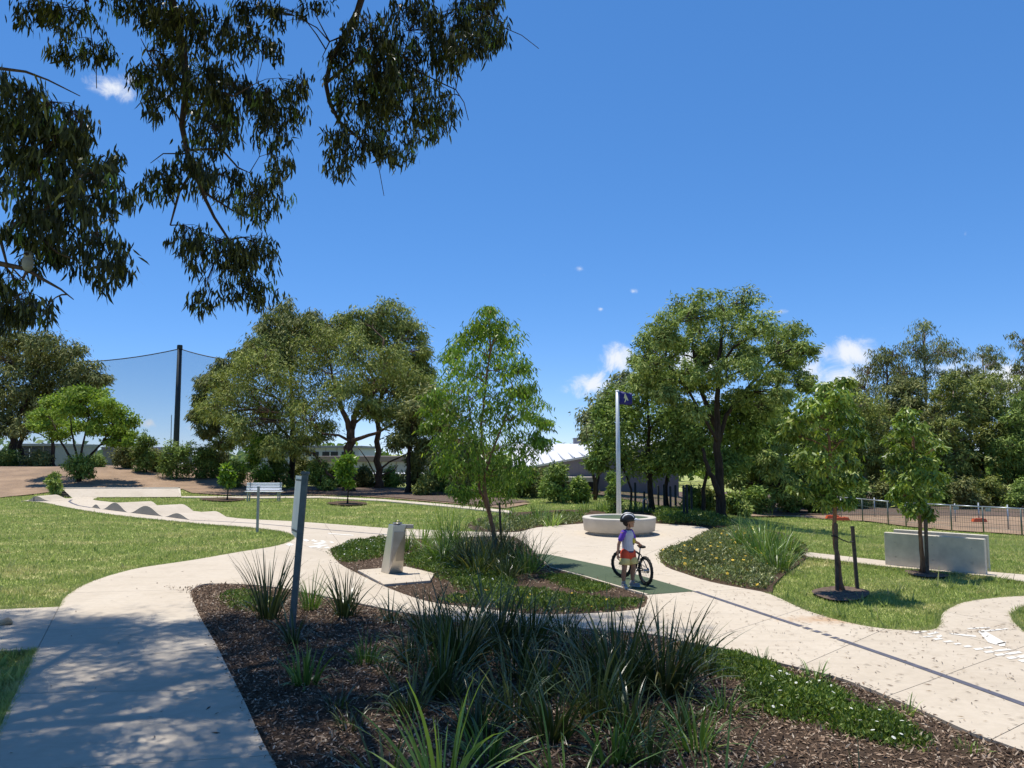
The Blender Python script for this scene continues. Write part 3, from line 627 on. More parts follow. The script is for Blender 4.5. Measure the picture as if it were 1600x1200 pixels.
# ragged fringe where lawn meets paving
ex = []; 
for poly, nn_ in ((paved, 60000), (side_path, 9000), (cross_path, 5000), (island, 0)):
    A_ = np.array(poly); B_ = np.roll(A_, -1, 0); Ls = np.linalg.norm(B_-A_, axis=1); wgt = Ls/np.maximum(4, A_[:, 1]); wgt = wgt/wgt.sum()
    if not nn_: continue
    i_ = r.choice(len(A_), nn_, p=wgt); u_ = r.uniform(size=nn_)[:, None]; q_ = A_[i_]+(B_[i_]-A_[i_])*u_; dv = (B_[i_]-A_[i_])/np.maximum(1e-6, Ls[i_])[:, None]
    off = (np.abs(r.normal(size=nn_))*.035)[:, None]; 
    for sg in (1, -1):
        e_ = q_+np.stack([-dv[:, 1], dv[:, 0]], 1)*sg*off; c_ = q_+np.stack([-dv[:, 1], dv[:, 0]], 1)*sg*.12
        k_ = np.ones(nn_, bool)
        for p in (paved, cross_path, front_bed, island, right_bed, back_bed, side_path): k_ &= ~inside(p, c_[:, 0], c_[:, 1])
        k_ &= (np.abs(e_[:, 0]) < .72*e_[:, 1]) & (e_[:, 1] > 5) & (e_[:, 1] < 40); ex.append((e_[k_], (q_-e_)[k_]))
E_ = np.concatenate([a for a, b in ex]); m2 = len(E_); inw = unit(np.concatenate([np.concatenate([b, np.zeros((len(b), 1))], 1) for a, b in ex]))
P_ = np.concatenate([E_, np.full((m2, 1), LAWN_Z+.02)], 1); D_ = unit(inw*r.uniform(-.3, 1.1, m2)[:, None] + np.stack([r.normal(size=m2)*.5, r.normal(size=m2)*.5, np.ones(m2)], 1)); h_ = r.uniform(.04, .095, m2)[:, None]; s_ = unit(np.stack([r.normal(size=m2), r.normal(size=m2)*.5, np.zeros(m2)], 1))*(.003+.0004*E_[:, 1])[:, None]
fr = np_mesh('lawn_edge_grass', np.stack([P_-s_, P_+s_, P_+D_*h_], 1).reshape(-1, 3), np.zeros((0, 4), int), 'lawn_blade', tris=np.arange(m2*3).reshape(-1, 3))
tag(fr, 'ragged longer grass fringe along the lawn edges', 'grass', kind='stuff')
tag(go, 'short green mown grass with dry patches', 'grass', kind='stuff')

# ================================================================== TREES
def limb(a, b, rg, sag=0.12, n=5):
    a = Vector(a); b = Vector(b); L = (b-a).length; pts = []
    o = Vector((rg.normal()*.06*L, rg.normal()*.06*L, sag*L))
    for i in range(n+1):
        s = i/n; pts.append(a.lerp(b, s) + o*(4*s*(1-s)) + Vector((rg.normal(), rg.normal(), rg.normal()))*(0.018*L if 0 < i < n else 0))
    return pts
def tree(name, label, cat, base, stems, clumps, leaf, bark_m, seed, L=(0.12, 0.2), Wd=(0.03, 0.05), droop=0.5, twigs=14, per=30, spread=0.26, group=None, seg=1, twig_r=0.012, limb_r=0.05, up_sag=0.12, shell=0.55, extra=None, flat=1.0):
    """stems: list of (points, r0, r1); clumps: (centre, rx, ry, rz). parts: trunk, branches, crown"""
    near_ = seg == 2
    twigs = int(twigs*(1.3 if near_ else 1.35)); per = int(per*(1.5 if near_ else 1.55)); Wd = tuple(w*(1.25 if near_ else 1.5) for w in Wd); L = tuple(l*(1.05 if near_ else 1.05) for l in L); spread *= .98
    rg = np.random.default_rng(seed); o = thing(name, label, cat, base, group=group); loc = Vector(base)
    tb = MB(); nodes = []
    for pts, r0, r1 in stems:
        pts = [Vector(p)-loc for p in pts]
        # resample with small wobble
        q = []
        for i in range(len(pts)-1):
            for s in (0, .33, .66): q.append(pts[i].lerp(pts[i+1], s) + (Vector((rg.normal(), rg.normal(), 0))*r0*.18 if (i or s) else Vector()))
        q.append(pts[-1]); rad = [r0+(r1-r0)*i/(len(q)-1) for i in range(len(q))]
        if q[0].z < 0.3: rad[0] *= 1.45; 
        tb.tube(q, rad, 9); nodes += list(zip(q, rad))
    tb.build('trunk', bark_m, o, True)
    bb = MB(); P = []; D = []; Q_ = []
    for (c, rx, ry, rz) in clumps:
        c = Vector(c)-loc
        cand = [(q, rr) for q, rr in nodes if q.z < c.z+0.2*rz] or nodes
        q, rr = min(cand, key=lambda k: (k[0]-c).length + 0.5*abs((c.z-k[0].z) - (c-k[0]).to_2d().length*0.6))
        r0 = min(rr*.75, limb_r); lp = limb(q, c - Vector((0, 0, rz*.15)), rg, up_sag)
        bb.tube(lp, [r0 + (twig_r*1.2-r0)*i/(len(lp)-1) for i in range(len(lp))], 6, False)
        nodes.append((lp[3], r0*.6))
        for k in range(twigs):
            v = rg.normal(size=3); v /= np.linalg.norm(v); v[2] = v[2]*flat + (0.12 if flat == 1.0 else 0.25); u = rg.uniform(shell, 1.0)
            e = c + Vector((v[0]*rx*u, v[1]*ry*u, v[2]*rz*u))
            s = lp[rg.integers(2, len(lp))]
            mid = s.lerp(e, .55) + Vector((rg.normal()*.06, rg.normal()*.06, .1))*rx
            bb.tube([s, mid, e], [twig_r, twig_r*.75, twig_r*.35], 4, False)
            n = max(3, int(per*rg.uniform(.6, 1.4))); sg = spread*(rx*ry*rz)**(1/3)
            g = rg.normal(size=(n, 3))*sg*np.array([1, 1, .7]); P.append(np.array(e)+g)
            dd = unit(rg.normal(size=(n, 3)) + 0.5*unit(g)) * (1-droop); dd[:, 2] -= droop; D.append(dd); ow = unit(np.array(e)+g-np.array(c))*1.0 + np.array([0, 0, .35]); Q_.append(unit(ow)*1.0 + rg.normal(size=(n, 3))*.55)
    bb.build('branches', bark_m, o, True)
    P = np.concatenate(P); D = np.concatenate(D); n = len(P)
    leaf_mesh('crown', P, D, rg.uniform(*L, n), rg.uniform(*Wd, n), leaf, rg, o, seg, side=np.concatenate(Q_))
    return o
def CL(lst, d, rg, dep=1.0, flat=0.85, k=1.0):   # crown masses: picture offsets at the tree's own distance, spread in depth
    out = []
    for it in lst:
        px, py, r = it[:3]; rz = it[3] if len(it) > 3 else r*flat
        dd = d + rg.uniform(-dep, dep); s = dd/FPX
        out.append((at(px, py, dd), r*s*k, r*s*k, rz*s*k))
    return out
rg = np.random.default_rng(21)
GB = 'trees along the park edge'
def gbase(px, py, d):
    a = at(px, py, d); return Vector((a.x, a.y, float(T(a.x, a.y))+LAWN_Z-0.02 - 2.2*float(sm(56, 90, a.y))))
def stem(pxs, d, r0, r1, base=None, dz=None):
    pts = [at(a, b, d + (dz[i] if dz else 0)) for i, (a, b) in enumerate(pxs)]
    if base is not None: pts[0] = base
    return (pts, r0, r1)

# big gum right of the plaza
d = 27.0; b = gbase(1128, 808, d)
tree('gum_tree', 'tall spreading gum with dark trunk right of the flagpole', 'tree', b,
     [stem([(1128,808),(1124,770),(1121,720),(1120,660),(1122,600),(1126,540),(1132,490)], d, .19, .03, b),
      stem([(1124,775),(1112,745),(1104,725),(1098,700)], d-.4, .11, .05), stem([(1121,700),(1135,650),(1165,610),(1195,575),(1215,550)], d+.3, .09, .03),
      stem([(1120,670),(1095,610),(1085,560),(1080,520)], d+.5, .09, .03), stem([(1121,690),(1070,600),(1040,565)], d-.5, .06, .03)],
     CL([(1075,480,34),(1125,475,34),(1170,478,30),(1040,510,30),(1010,540,26),(1095,520,34),(1150,510,36),(1190,515,32),(1215,535,30),(1245,525,26),(1258,552,22),(1240,575,26),(1205,560,30),(1020,575,30),(1050,555,30),(1000,565,18),(1075,580,26),(1180,580,28),(1150,545,26),(1215,600,26),(1170,620,26),(1105,545,22),(1060,595,26),(1035,530,22),(1090,495,24),(1260,600,16),(1195,640,22),(1230,555,24),(1095,600,24),(1135,585,26),(1145,625,22),(1085,640,22),(1110,565,26),(1160,560,28),(1060,530,28),(1005,600,20),(1225,620,20),(1040,620,22)], d, rg, 2.2),
     'leaf_gum', 'bark_dark', 31, L=(.11,.20), Wd=(.023,.040), droop=.45, twigs=15, per=34, spread=.20, group=GB, limb_r=.06)
# dense lower trees beside it
d = 31.0; b = gbase(1018, 795, d)
tree('dense_tree', 'dense dark green tree behind the flagpole with slim trunks', 'tree', b,
     [stem([(1018,797),(1016,760),(1010,720),(1015,670),(1010,620)], d, .13, .04, b), stem([(1042,797),(1040,760),(1048,715),(1050,680)], d+1, .10, .04), stem([(985,797),(987,765),(975,735),(960,720)], d-.5, .05, .03)],
     CL([(985,630,34),(1020,610,34),(1050,640,34),(965,665,30),(1000,670,38),(1040,680,38),(955,705,30),(985,715,36),(1025,720,36),(1060,720,28),(935,722,18),(1070,680,26),(945,640,18),(1068,650,24),(1030,590,22)], d, rg, 1.8),
     'leaf_deep', 'bark_dark', 32, L=(.14,.26), Wd=(.035,.06), droop=.3, twigs=16, per=36, group=GB)
d = 29.5; b = gbase(1112, 800, d)
tree('dense_tree', 'rounded leafy tree hiding the lower trunk of the tall spreading gum', 'tree', b,
     [stem([(1098,803),(1100,765),(1105,730),(1105,700)], d, .09, .03, gbase(1098,803,d))],
     CL([(1100,680,30),(1130,670,32),(1095,715,28),(1150,700,28),(1120,650,26),(1140,725,24),(1165,660,26),(1080,700,24),(1170,690,26)], d, rg, 1.2), 'leaf_deep', 'bark_dark', 33, L=(.14,.26), Wd=(.035,.06), droop=.3, twigs=15, per=34, group=GB)
d = 42.0; b = gbase(930, 780, d)
tree('gum_tree', 'grey-green gum rising above the white shed roof', 'tree', b,
     [stem([(935,780),(934,730),(930,690),(935,650)], d, .12, .04, b)],
     CL([(925,655,24),(945,635,26),(960,615,24),(920,680,18),(945,670,24),(975,600,20),(950,700,16)], d, rg, 1.2), 'leaf_grey', 'bark_dark', 34, L=(.2,.32), Wd=(.05,.08), twigs=14, per=26, group=GB)
# bare sapling trunks near the shed
d = 38.0; b = gbase(930, 783, d)
o = thing('bare_tree', 'leafless dark forked tree in front of the grey shed', 'tree', b)
mb = MB()
for pts, r0 in (([(930,784),(930,755),(925,735),(922,710),(930,694)], .11), ([(930,758),(934,735),(937,712),(939,700)], .06), ([(930,750),(940,738),(945,728)], .045), ([(922,712),(918,697),(916,670)], .03), ([(926,740),(920,728)], .03), ([(930,705),(936,695),(938,688)], .025)):
    q = [at(a, c, d)-b for a, c in pts]; mb.tube(q, [r0*(1-.75*i/(len(q)-1)) for i in range(len(q))], 7)
mb.build('trunk', 'bark_dark', o, True)
# broad olive trees left of centre
d = 46.0; b = gbase(545, 772, d)
tree('she_oak', 'broad olive-green tree with thick reddish forked trunk behind the white bench', 'tree', b,
     [stem([(545,772),(546,740),(545,700),(548,672)], d, .34, .24, b), stem([(548,678),(540,650),(530,630),(522,600),(515,560)], d, .2, .05), stem([(548,675),(556,640),(575,620),(600,600),(615,570)], d+.3, .2, .05), stem([(549,690),(570,682),(590,676),(610,665),(640,650)], d-.8, .13, .04), stem([(548,690),(530,680),(505,678),(490,665)], d-.5, .09, .04)],
     CL([(360,600,36),(350,640,34),(395,570,38),(400,620,42),(440,590,42),(440,640,42),(480,560,42),(480,610,44),(485,650,38),(520,580,40),(530,620,34),(560,560,38),(575,590,38),(600,570,36),(610,610,34),(630,590,32),(640,630,30),(555,610,30),(410,660,36),(450,680,30),(370,670,26),(330,640,20),(500,540,36),(540,540,36),(430,550,34),(590,640,24),(655,605,24),(400,690,24),(430,700,24),(470,695,24),(505,670,24),(350,690,20),(615,650,24),(645,665,22),(575,640,22)], d, rg, 3.0),
     'leaf_olive', 'bark_brown', 35, L=(.18,.32), Wd=(.030,.052), droop=.5, twigs=17, per=40, spread=.23, group=GB, limb_r=.09, twig_r=.02)
d = 50.0; b = gbase(455, 768, d)
tree('she_oak', 'olive tree with straight dark trunk, highest at the left of the broad crown', 'tree', b,
     [stem([(455,768),(456,720),(457,670),(455,600),(452,530)], d, .24, .06, b)],
     CL([(452,490,26),(480,500,24),(430,510,26),(410,530,24),(470,520,28),(440,530,30),(395,550,22),(375,560,18),(490,530,24),(350,575,16),(460,555,30),(430,560,30),(320,600,16),(312,625,14),(335,590,16),(310,650,14),(325,670,16),(345,610,18)], d, rg, 2.0),
     'leaf_olive_dark', 'bark_dark', 36, L=(.22,.38), Wd=(.04,.07), droop=.55, twigs=15, per=34, group=GB, limb_r=.08, twig_r=.02)
d = 52.0; b = gbase(592, 775, d)
tree('she_oak', 'olive tree with rounded twin tops just left of the young gum', 'tree', b,
     [stem([(592,773),(592,735),(590,690),(592,640),(600,580),(600,530)], d-3, .26, .06, gbase(592,773,d-3)), stem([(592,735),(608,722),(630,712),(652,702)], d-3.4, .07, .03), stem([(592,745),(615,735),(622,727)], d-3.4, .05, .02), stem([(588,745),(575,720),(560,700)], d-3.2, .05, .02)],
     CL([(565,500,24),(600,490,26),(625,500,26),(645,520,24),(655,550,20),(590,515,28),(620,530,28),(575,530,26),(540,510,22),(520,520,22),(645,570,24),(610,560,30),(505,520,20),(660,580,20),(635,600,26)], d, rg, 2.0),
     'leaf_olive', 'bark_brown', 37, L=(.22,.38), Wd=(.04,.07), droop=.5, twigs=15, per=36, group=GB, limb_r=.08, twig_r=.02)
d = 44.0; b = gbase(637, 772, d)
tree('dense_tree', 'dark drooping tree filling the gap left of the young gum', 'tree', b,
     [stem([(637,772),(638,730),(640,690),(650,640)], d, .16, .05, b), stem([(690,778),(690,740),(685,700)], d+1, .12, .05)],
     CL([(650,640,26),(670,620,26),(690,640,28),(650,680,26),(680,680,28),(700,670,28),(660,710,22),(690,715,26),(720,690,28),(715,730,24),(640,660,22),(620,690,18),(740,710,26),(735,740,22)], d, rg, 1.6),
     'leaf_olive_dark', 'bark_dark', 38, L=(.2,.34), Wd=(.04,.07), droop=.45, twigs=15, per=34, group=GB)
# far left dark gums
d = 60.0; b = gbase(20, 728, d)
tree('gum_tree', 'dark brownish gum with thick trunk at the left edge', 'tree', b,
     [stem([(19,732),(20,700),(22,670),(12,640),(0,610)], d, .36, .12, b), stem([(22,675),(35,640),(50,600),(62,570)], d, .2, .06)],
     CL([(-10,560,36),(20,560,34),(5,600,36),(35,600,32),(-15,640,34),(20,635,30),(50,570,28),(60,540,26),(-10,520,36),(25,535,26),(45,630,26),(5,665,24)], d, rg, 2.5), 'leaf_olive_dark', 'bark_dark', 39, L=(.26,.44), Wd=(.05,.08), droop=.5, twigs=15, per=32, group=GB, limb_r=.12, twig_r=.025)
d = 62.0; b = gbase(42, 727, d)
tree('gum_tree', 'dark gum with leaning trunk whose crown tops the lime round tree', 'tree', b,
     [stem([(40,729),(34,708),(30,695),(50,650),(75,610),(95,575)], d, .26, .07, b), stem([(50,650),(90,625),(125,605)], d, .12, .05)],
     CL([(85,545,26),(110,555,24),(75,575,28),(105,590,26),(135,580,22),(155,590,16),(130,605,22),(85,615,28),(60,600,26),(60,640,26),(115,620,20)], d, rg, 2.0), 'leaf_olive_dark', 'bark_dark', 40, L=(.26,.44), Wd=(.05,.08), droop=.5, twigs=15, per=32, group=GB, limb_r=.1, twig_r=.025)
d = 57.0; b = gbase(82, 738, d)
tree('gum_tree', 'slim dark trunk standing just left of the lime round tree', 'tree', b,
     [stem([(82,738),(83,710),(84,680),(80,650)], d, .16, .08, b)], CL([(80,640,24),(65,660,20),(95,655,20),(30,670,18)], d, rg, 1.0), 'leaf_olive_dark', 'bark_dark', 41, L=(.24,.4), Wd=(.05,.08), twigs=12, per=22, group=GB)
# lime umbrella tree
d = 47.5; b = gbase(123, 757, d); b.z = at(123, 757, d).z
tree('umbrella_tree', 'wide domed lime-green tree with many forked stems behind the concrete ramp', 'tree', b,
     [stem([(123,757),(123,745),(124,732)], d, .17, .15, b), stem([(124,735),(110,715),(95,690),(85,665)], d, .09, .04), stem([(124,733),(118,705),(112,675),(110,650)], d+.3, .08, .03), stem([(124,732),(128,700),(135,670),(140,645)], d-.3, .08, .03), stem([(125,735),(142,710),(162,690),(175,665)], d+.2, .09, .04)],
     CL([(70,650,20,12),(90,632,22,12),(115,622,24,12),(140,622,24,12),(165,632,22,12),(185,645,20,12),(200,662,16,11),(198,680,14,10),(80,665,18,11),(105,645,24,12),(135,645,24,12),(165,655,24,12),(180,675,18,11),(60,668,15,10),(150,672,20,11),(120,668,20,11),(92,680,18,10),(175,692,14,9),(125,612,18,8),(150,615,16,8),(200,692,9,8)], d, rg, 1.8),
     'leaf_lime', 'bark_dark', 42, L=(.14,.24), Wd=(.05,.085), droop=.12, twigs=16, per=30, group=GB, limb_r=.05, shell=.3, flat=.7)
d = 47.0; b = gbase(128, 745, d); b.z = at(128, 752, d).z
tree('shrub', 'dark shrub wrapped round the stem of the lime round tree', 'shrub', b, [stem([(120,752),(122,730)], d-.4, .03, .01)],
     CL([(122,722,16),(135,726,14),(112,728,12),(140,738,10),(126,736,13)], d-.5, rg, .3), 'leaf_deep', 'bark_dark', 43, L=(.14,.24), Wd=(.035,.06), twigs=9, per=22)
# right-hand woodland gums
wood = [(1445, 520, 60, [(1445,525,26),(1425,545,20),(1470,545,24),(1450,560,22),(1490,555,20),(1465,580,22),(1430,600,18),(1500,590,20),(1480,615,22)], 'tall narrow gum topping the woodland right of the staked trees', 'leaf_grey', .24),
        (1385, 560, 58, [(1375,565,24),(1360,580,20),(1395,555,18),(1350,605,20),(1385,600,24),(1410,580,18),(1365,630,22),(1400,640,24),(1340,640,18)], 'gum with pale limbs between the two staked trees', 'leaf_olive_dark', .2),
        (1535, 560, 62, [(1540,555,18),(1555,565,14),(1520,580,16),(1550,600,18),(1570,605,14),(1530,620,20),(1505,640,22),(1560,635,20)], 'open-crowned gum with bare pale limb near the right edge', 'leaf_grey', .2),
        (1605, 540, 58, [(1600,535,20),(1612,560,22),(1595,580,16),(1610,610,20),(1598,640,20)], 'gum cut by the right edge of the picture', 'leaf_olive_dark', .22)]
for i, (px, py, d, cl, lab, lm, r0) in enumerate(wood):
    b = gbase(px, 790, d)
    tree('gum_tree', lab, 'tree', b, [stem([(px, 790), (px-4, 720), (px+3, 650), (px, py)], d, r0, .05, b), stem([(px-2, 690), (px-22, 640), (px-30, 600)], d+.5, .1, .03), stem([(px, 670), (px+24, 625), (px+34, 595)], d-.5, .1, .03)],
         CL(cl, d, rg, 1.8, k=1.1), lm, 'bark_pale' if i != 1 else 'bark_brown', 50+i, L=(.22,.36), Wd=(.035,.055), droop=.6, twigs=12, per=22, spread=.2, group=GB, limb_r=.08, twig_r=.022)
mid = [(1350, 640, 46, 'leaf_olive'), (1400, 620, 48, 'leaf_olive_dark'), (1440, 620, 47, 'leaf_olive_dark'), (1490, 610, 46, 'leaf_olive'), (1535, 625, 47, 'leaf_olive'), (1580, 660, 45, 'leaf_deep'), (1615, 640, 48, 'leaf_olive'), (1300, 660, 44, 'leaf_deep'), (1255, 690, 42, 'leaf_deep'), (1205, 680, 40, 'leaf_deep'), (1185, 650, 38, 'leaf_gum')]
labs = ['olive tree hidden behind the first staked tree', 'brown-olive tree in the gap between the staked trees', 'deep green tree behind the second staked tree', 'olive tree above the low fence, right of the second staked tree', 'sunlit olive tree left of the right-edge thicket', 'deep green thicket tree above the fence end', 'deep green tree at the right picture edge, below the cut-off gum', 'dark tree left behind the first staked tree', 'dark tree between the tall spreading gum and the first staked tree', 'dark tree right beside the trunk of the tall spreading gum', 'lighter green tree under the right limbs of the tall spreading gum']
for i, ((px, py, d, lm), lab) in enumerate(zip(mid, labs)):
    b = gbase(px, 795, d); cl = []
    for k in range(20):
        u = rg.uniform(0, 1); cl.append((px + rg.uniform(-44, 44)*(.45+.55*u), py-34+u*(768-py+34), rg.uniform(17, 27)))
    tree('woodland_tree', lab, 'tree', b, [stem([(px, 795), (px+4, 750), (px-3, 700), (px, py)], d, .13, .04, b)], CL(cl, d, rg, 1.8), lm, 'bark_dark' if i % 3 else 'bark_pale', 60+i, L=(.18,.30), Wd=(.035,.06), droop=.45, twigs=12, per=25, spread=.2, group='woodland behind the low fence', twig_r=.018)
# shrubs and saplings of the far edge
small = [(228, 752, 672, 52, 22, 'leaf_deep', 'slim young tree left of the tall net pole'), (275, 752, 685, 50, 30, 'leaf_deep', 'bushy young tree at the foot of the tall net pole'), (318, 755, 690, 51, 26, 'leaf_deep', 'bushy young tree right of the tall net pole'), (250, 748, 700, 53, 20, 'leaf_olive_dark', 'low bush between the first two edge trees by the net pole'),
         (365, 768, 715, 47, 24, 'leaf_deep', 'dark bush left behind the bench'), (400, 770, 672, 46, 24, 'leaf_young', 'yellow-green young tree just above the bench'), (430, 768, 700, 48, 24, 'leaf_deep', 'dark bush right behind the bench'), (500, 772, 715, 46, 22, 'leaf_deep', 'dark bush left of the thick forked trunk'), (665, 778, 735, 42, 22, 'leaf_olive', 'olive bush left behind the young gum'),
         (872, 783, 718, 36, 30, 'leaf_deep', 'rounded bush tree covering the left of the grey shed'), (905, 783, 745, 36, 20, 'leaf_deep', 'low bush below the shed canopy'), (770, 785, 720, 40, 30, 'leaf_deep', 'dark bush directly behind the young gum crown'), (815, 784, 725, 40, 26, 'leaf_deep', 'dark bush right behind the young gum crown'), (725, 783, 725, 41, 26, 'leaf_olive_dark', 'dull olive bush behind the left of the young gum'),
         (960, 800, 735, 25, 12, 'leaf_deep', 'thin leafy sapling just left of the flagpole base'), (1105, 800, 760, 31, 22, 'leaf_olive', 'pale olive bush left of the dark gum trunk'), (1150, 800, 768, 32, 24, 'leaf_gum', 'light bush right of the dark gum trunk'), (1180, 800, 755, 36, 26, 'leaf_deep', 'dark bush further right of the dark gum trunk'), (1230, 800, 740, 38, 30, 'leaf_deep', 'dark bush behind the strappy plants of the flower bed'), (1275, 800, 745, 38, 26, 'leaf_deep', 'dark bush left of the first staked trunk'), (1080, 806, 760, 31, 14, 'leaf_deep', 'dark narrow bush by the dark posts'),
         (8, 738, 698, 57, 30, 'leaf_deep', 'dark bush at the left edge between the two dark gums'), (60, 740, 702, 57, 26, 'leaf_olive_dark', 'dull bush right of the leaning dark trunk'), (150, 745, 708, 55, 20, 'leaf_deep', 'low dark bush below the right of the lime round tree'), (195, 748, 690, 54, 22, 'leaf_olive_dark', 'slim dull tree in front of the plain grey building'), (340, 758, 698, 52, 24, 'leaf_olive_dark', 'dull bush two places right of the net pole'), (470, 768, 708, 52, 22, 'leaf_olive_dark', 'dull bush beside the straight dark trunk'), (525, 770, 722, 50, 20, 'leaf_deep', 'low dark bush left of the reddish trunk'), (570, 772, 725, 50, 22, 'leaf_olive_dark', 'dull bush right of the reddish trunk'), (612, 774, 730, 50, 20, 'leaf_deep', 'low dark bush right of the bare-limbed trunk'), (650, 776, 700, 47, 24, 'leaf_olive_dark', 'taller dull bush further right of the bare-limbed trunk'), (690, 780, 720, 45, 24, 'leaf_deep', 'dark bush left of the young gum crown'), (838, 784, 728, 40, 20, 'leaf_olive_dark', 'dull bush at the left end of the shed'),
         (85, 757, 738, 41, 12, 'leaf_gum', 'small spindly shrub at the left end of the ramp'), (1380, 800, 745, 42, 26, 'leaf_olive_dark', 'dull bush behind the low fence, between the staked trunks'), (1470, 800, 740, 43, 28, 'leaf_deep', 'dark bush behind the low fence, right of the second stake'), (1550, 800, 740, 43, 30, 'leaf_olive', 'olive bush behind the low fence near its right end'), (1335, 800, 748, 41, 26, 'leaf_deep', 'dark bush right behind the nearest staked trunk'), (1425, 800, 750, 41, 26, 'leaf_deep', 'dark bush right behind the smaller staked tree'), (1510, 800, 745, 41, 28, 'leaf_olive_dark', 'dull bush behind the low fence above the rear wall end'), (1595, 800, 745, 41, 28, 'leaf_deep', 'dark bush behind the low fence at the right edge')]
for i, (px, yb, yt, d, r_, lm, lab) in enumerate(small):
    b = gbase(px, yb, d); s = FPX/d; yb2 = 709.7 - (b.z-CAM_H)*s; cl = []
    nb = 9
    for k in range(nb):
        u = (k+.5)/nb; yy = yt + r_*.45 + u*(yb2-yt-r_*.5)*.9; cl.append((px + rg.uniform(-.6, .6)*r_*(0.45+.7*u), yy, r_*rg.uniform(.38, .58)))
    tree('shrub' if yb-yt < 60 else 'young_tree', lab, 'shrub' if yb-yt < 60 else 'tree', b, [stem([(px, yb), (px+2, (yb+yt)/2), (px, yt+8)], d, .05, .015, b)], CL(cl, d, rg, .5), lm, 'bark_dark', 90+i, L=(.13,.24), Wd=(.035,.06), droop=.3, twigs=10, per=20, twig_r=.01, group='shrubs along the park edge')
# saplings on the lawn
for (px, yb, yt, d, r_, lab) in ((355, 781, 728, None, 10, 'thin pale sapling in a mulch ring left of the bench'), (543, 787, 712, None, 20, 'bushy bright sapling in a mulch ring on the far lawn')):
    b = G(px, yb); d = b.y
    cl = [(px + rg.uniform(-.5, .5)*r_, yt + r_*.3 + k*(765-yt-r_*.3)/7*.85, r_*rg.uniform(.4, .6)) for k in range(7)]
    tree('sapling', lab, 'sapling', b, [stem([(px, yb), (px+1, 765), (px, yt+5)], d, .035, .012, b)], CL(cl, d, rg, .25), 'leaf_young', 'bark_dark', 120+px, L=(.14,.26), Wd=(.05,.08), droop=.2, twigs=8, per=12, twig_r=.008)
# one distant belt of trees on the skyline
P = []; D = []
for k in range(420):
    x = rg.uniform(-150, 110); y = rg.uniform(120, 150); h = rg.uniform(2.5, 5.2)+1.3*math.sin(x*.13)
    n = 34; g = rg.normal(size=(n, 3))*np.array([1.6, 1.2, .9]); P.append(np.array([x, y, -1.8+h*.6])+g*np.array([1, 1, h/4]))
P = np.concatenate(P); D = rg.normal(size=P.shape)
o = leaf_mesh('distant_trees', P, D, rg.uniform(.9, 1.7, len(P)), rg.uniform(.5, .9, len(P)), 'leaf_deep', rg)
tag(o, 'distant belt of dark trees on the skyline', 'trees', kind='stuff')

# ------------------------------------------------ young gum in the middle bed
b = G0(777, 884, -0.04); d = b.y
tree('young_gum', 'slender bright green young gum in the middle planting bed', 'tree', b,
     [stem([(777,884),(774,850),(770,825),(763,795),(757,760),(754,720),(752,660),(760,600),(766,540),(765,500)], d, .055, .012, b), stem([(768,812),(758,785),(750,765),(748,720),(740,670),(730,630)], d+.05, .03, .01), stem([(756,745),(775,690),(795,640),(800,600)], d-.1, .025, .008)],
     CL([(765,505,24),(745,520,22),(785,520,24),(725,540,26),(760,545,30),(800,545,24),(715,575,26),(745,580,32),(785,580,32),(815,575,22),(700,610,26),(735,620,32),(775,620,32),(810,615,26),(685,645,24),(720,655,32),(760,660,34),(800,655,30),(830,645,24),(850,660,16),(700,690,28),(740,700,34),(785,700,34),(820,690,28),(843,690,16),(690,725,22),(725,735,28),(770,740,30),(810,730,26),(750,770,22),(790,770,20),(720,770,16),(675,620,16),(668,665,12),(765,485,12),(825,610,16),(705,555,14)], d, rg, .75, k=1.1),
     'leaf_young', 'bark_young', 71, L=(.07,.14), Wd=(.015,.026), droop=.55, twigs=12, per=20, spread=.26, seg=2, twig_r=.004, limb_r=.016, shell=.35)
def stake(base, h, lean, lab, grp='timber tree stakes', w=0.045):
    mb = MB(); top = Vector((lean[0], lean[1], h)); q = top.to_track_quat('Z', 'Y').to_matrix()
    mb.box(top*.5 - Vector((0,0,.05)), (w, w, h+.1), M=q)
    o = mb.build('tree_stake', 'timber_stake', bevel=.004); o.location = base
    return tag(o, lab, 'stake', grp)
b2 = G0(785, 881, -.04); stake(b2, at(780,785,b2.y).z+.04, (-.06, 0), 'weathered timber stake right of the young gum trunk')
# ------------------------------------------------ staked trees on the right lawn
def staked(bpx, bpy, stempx, cl, lab, seed, hz):
    b = G0(bpx, bpy, LAWN_Z); b = G0(bpx, bpy+hz, -.01) if hz else b; d = b.y
    return tree('staked_tree', lab, 'tree', b, [stem(stempx, d, .045, .012, b)], CL(cl, d, rg, .5), 'leaf_staked', 'bark_young', seed, L=(.075,.14), Wd=(.019,.034), droop=.5, twigs=10, per=16, spread=.23, seg=2, twig_r=.004, limb_r=.014, shell=.4), d
t1, d1 = staked(1316, 926, [(1316,926),(1309,880),(1305,840),(1303,790),(1299,740),(1295,690),(1290,640),(1288,605)],
       [(1285,612,20),(1310,625,22),(1262,630,22),(1245,655,22),(1285,650,28),(1325,655,24),(1232,680,16),(1270,685,26),(1305,690,28),(1338,680,16),(1255,715,20),(1290,725,26),(1325,720,22),(1275,755,20),(1310,760,22),(1330,750,16),(1290,780,16),(1325,785,12),(1245,760,12),(1262,770,12),(1318,600,14)], 'staked young tree with glossy leaves, nearest on the right lawn', 73, 0)
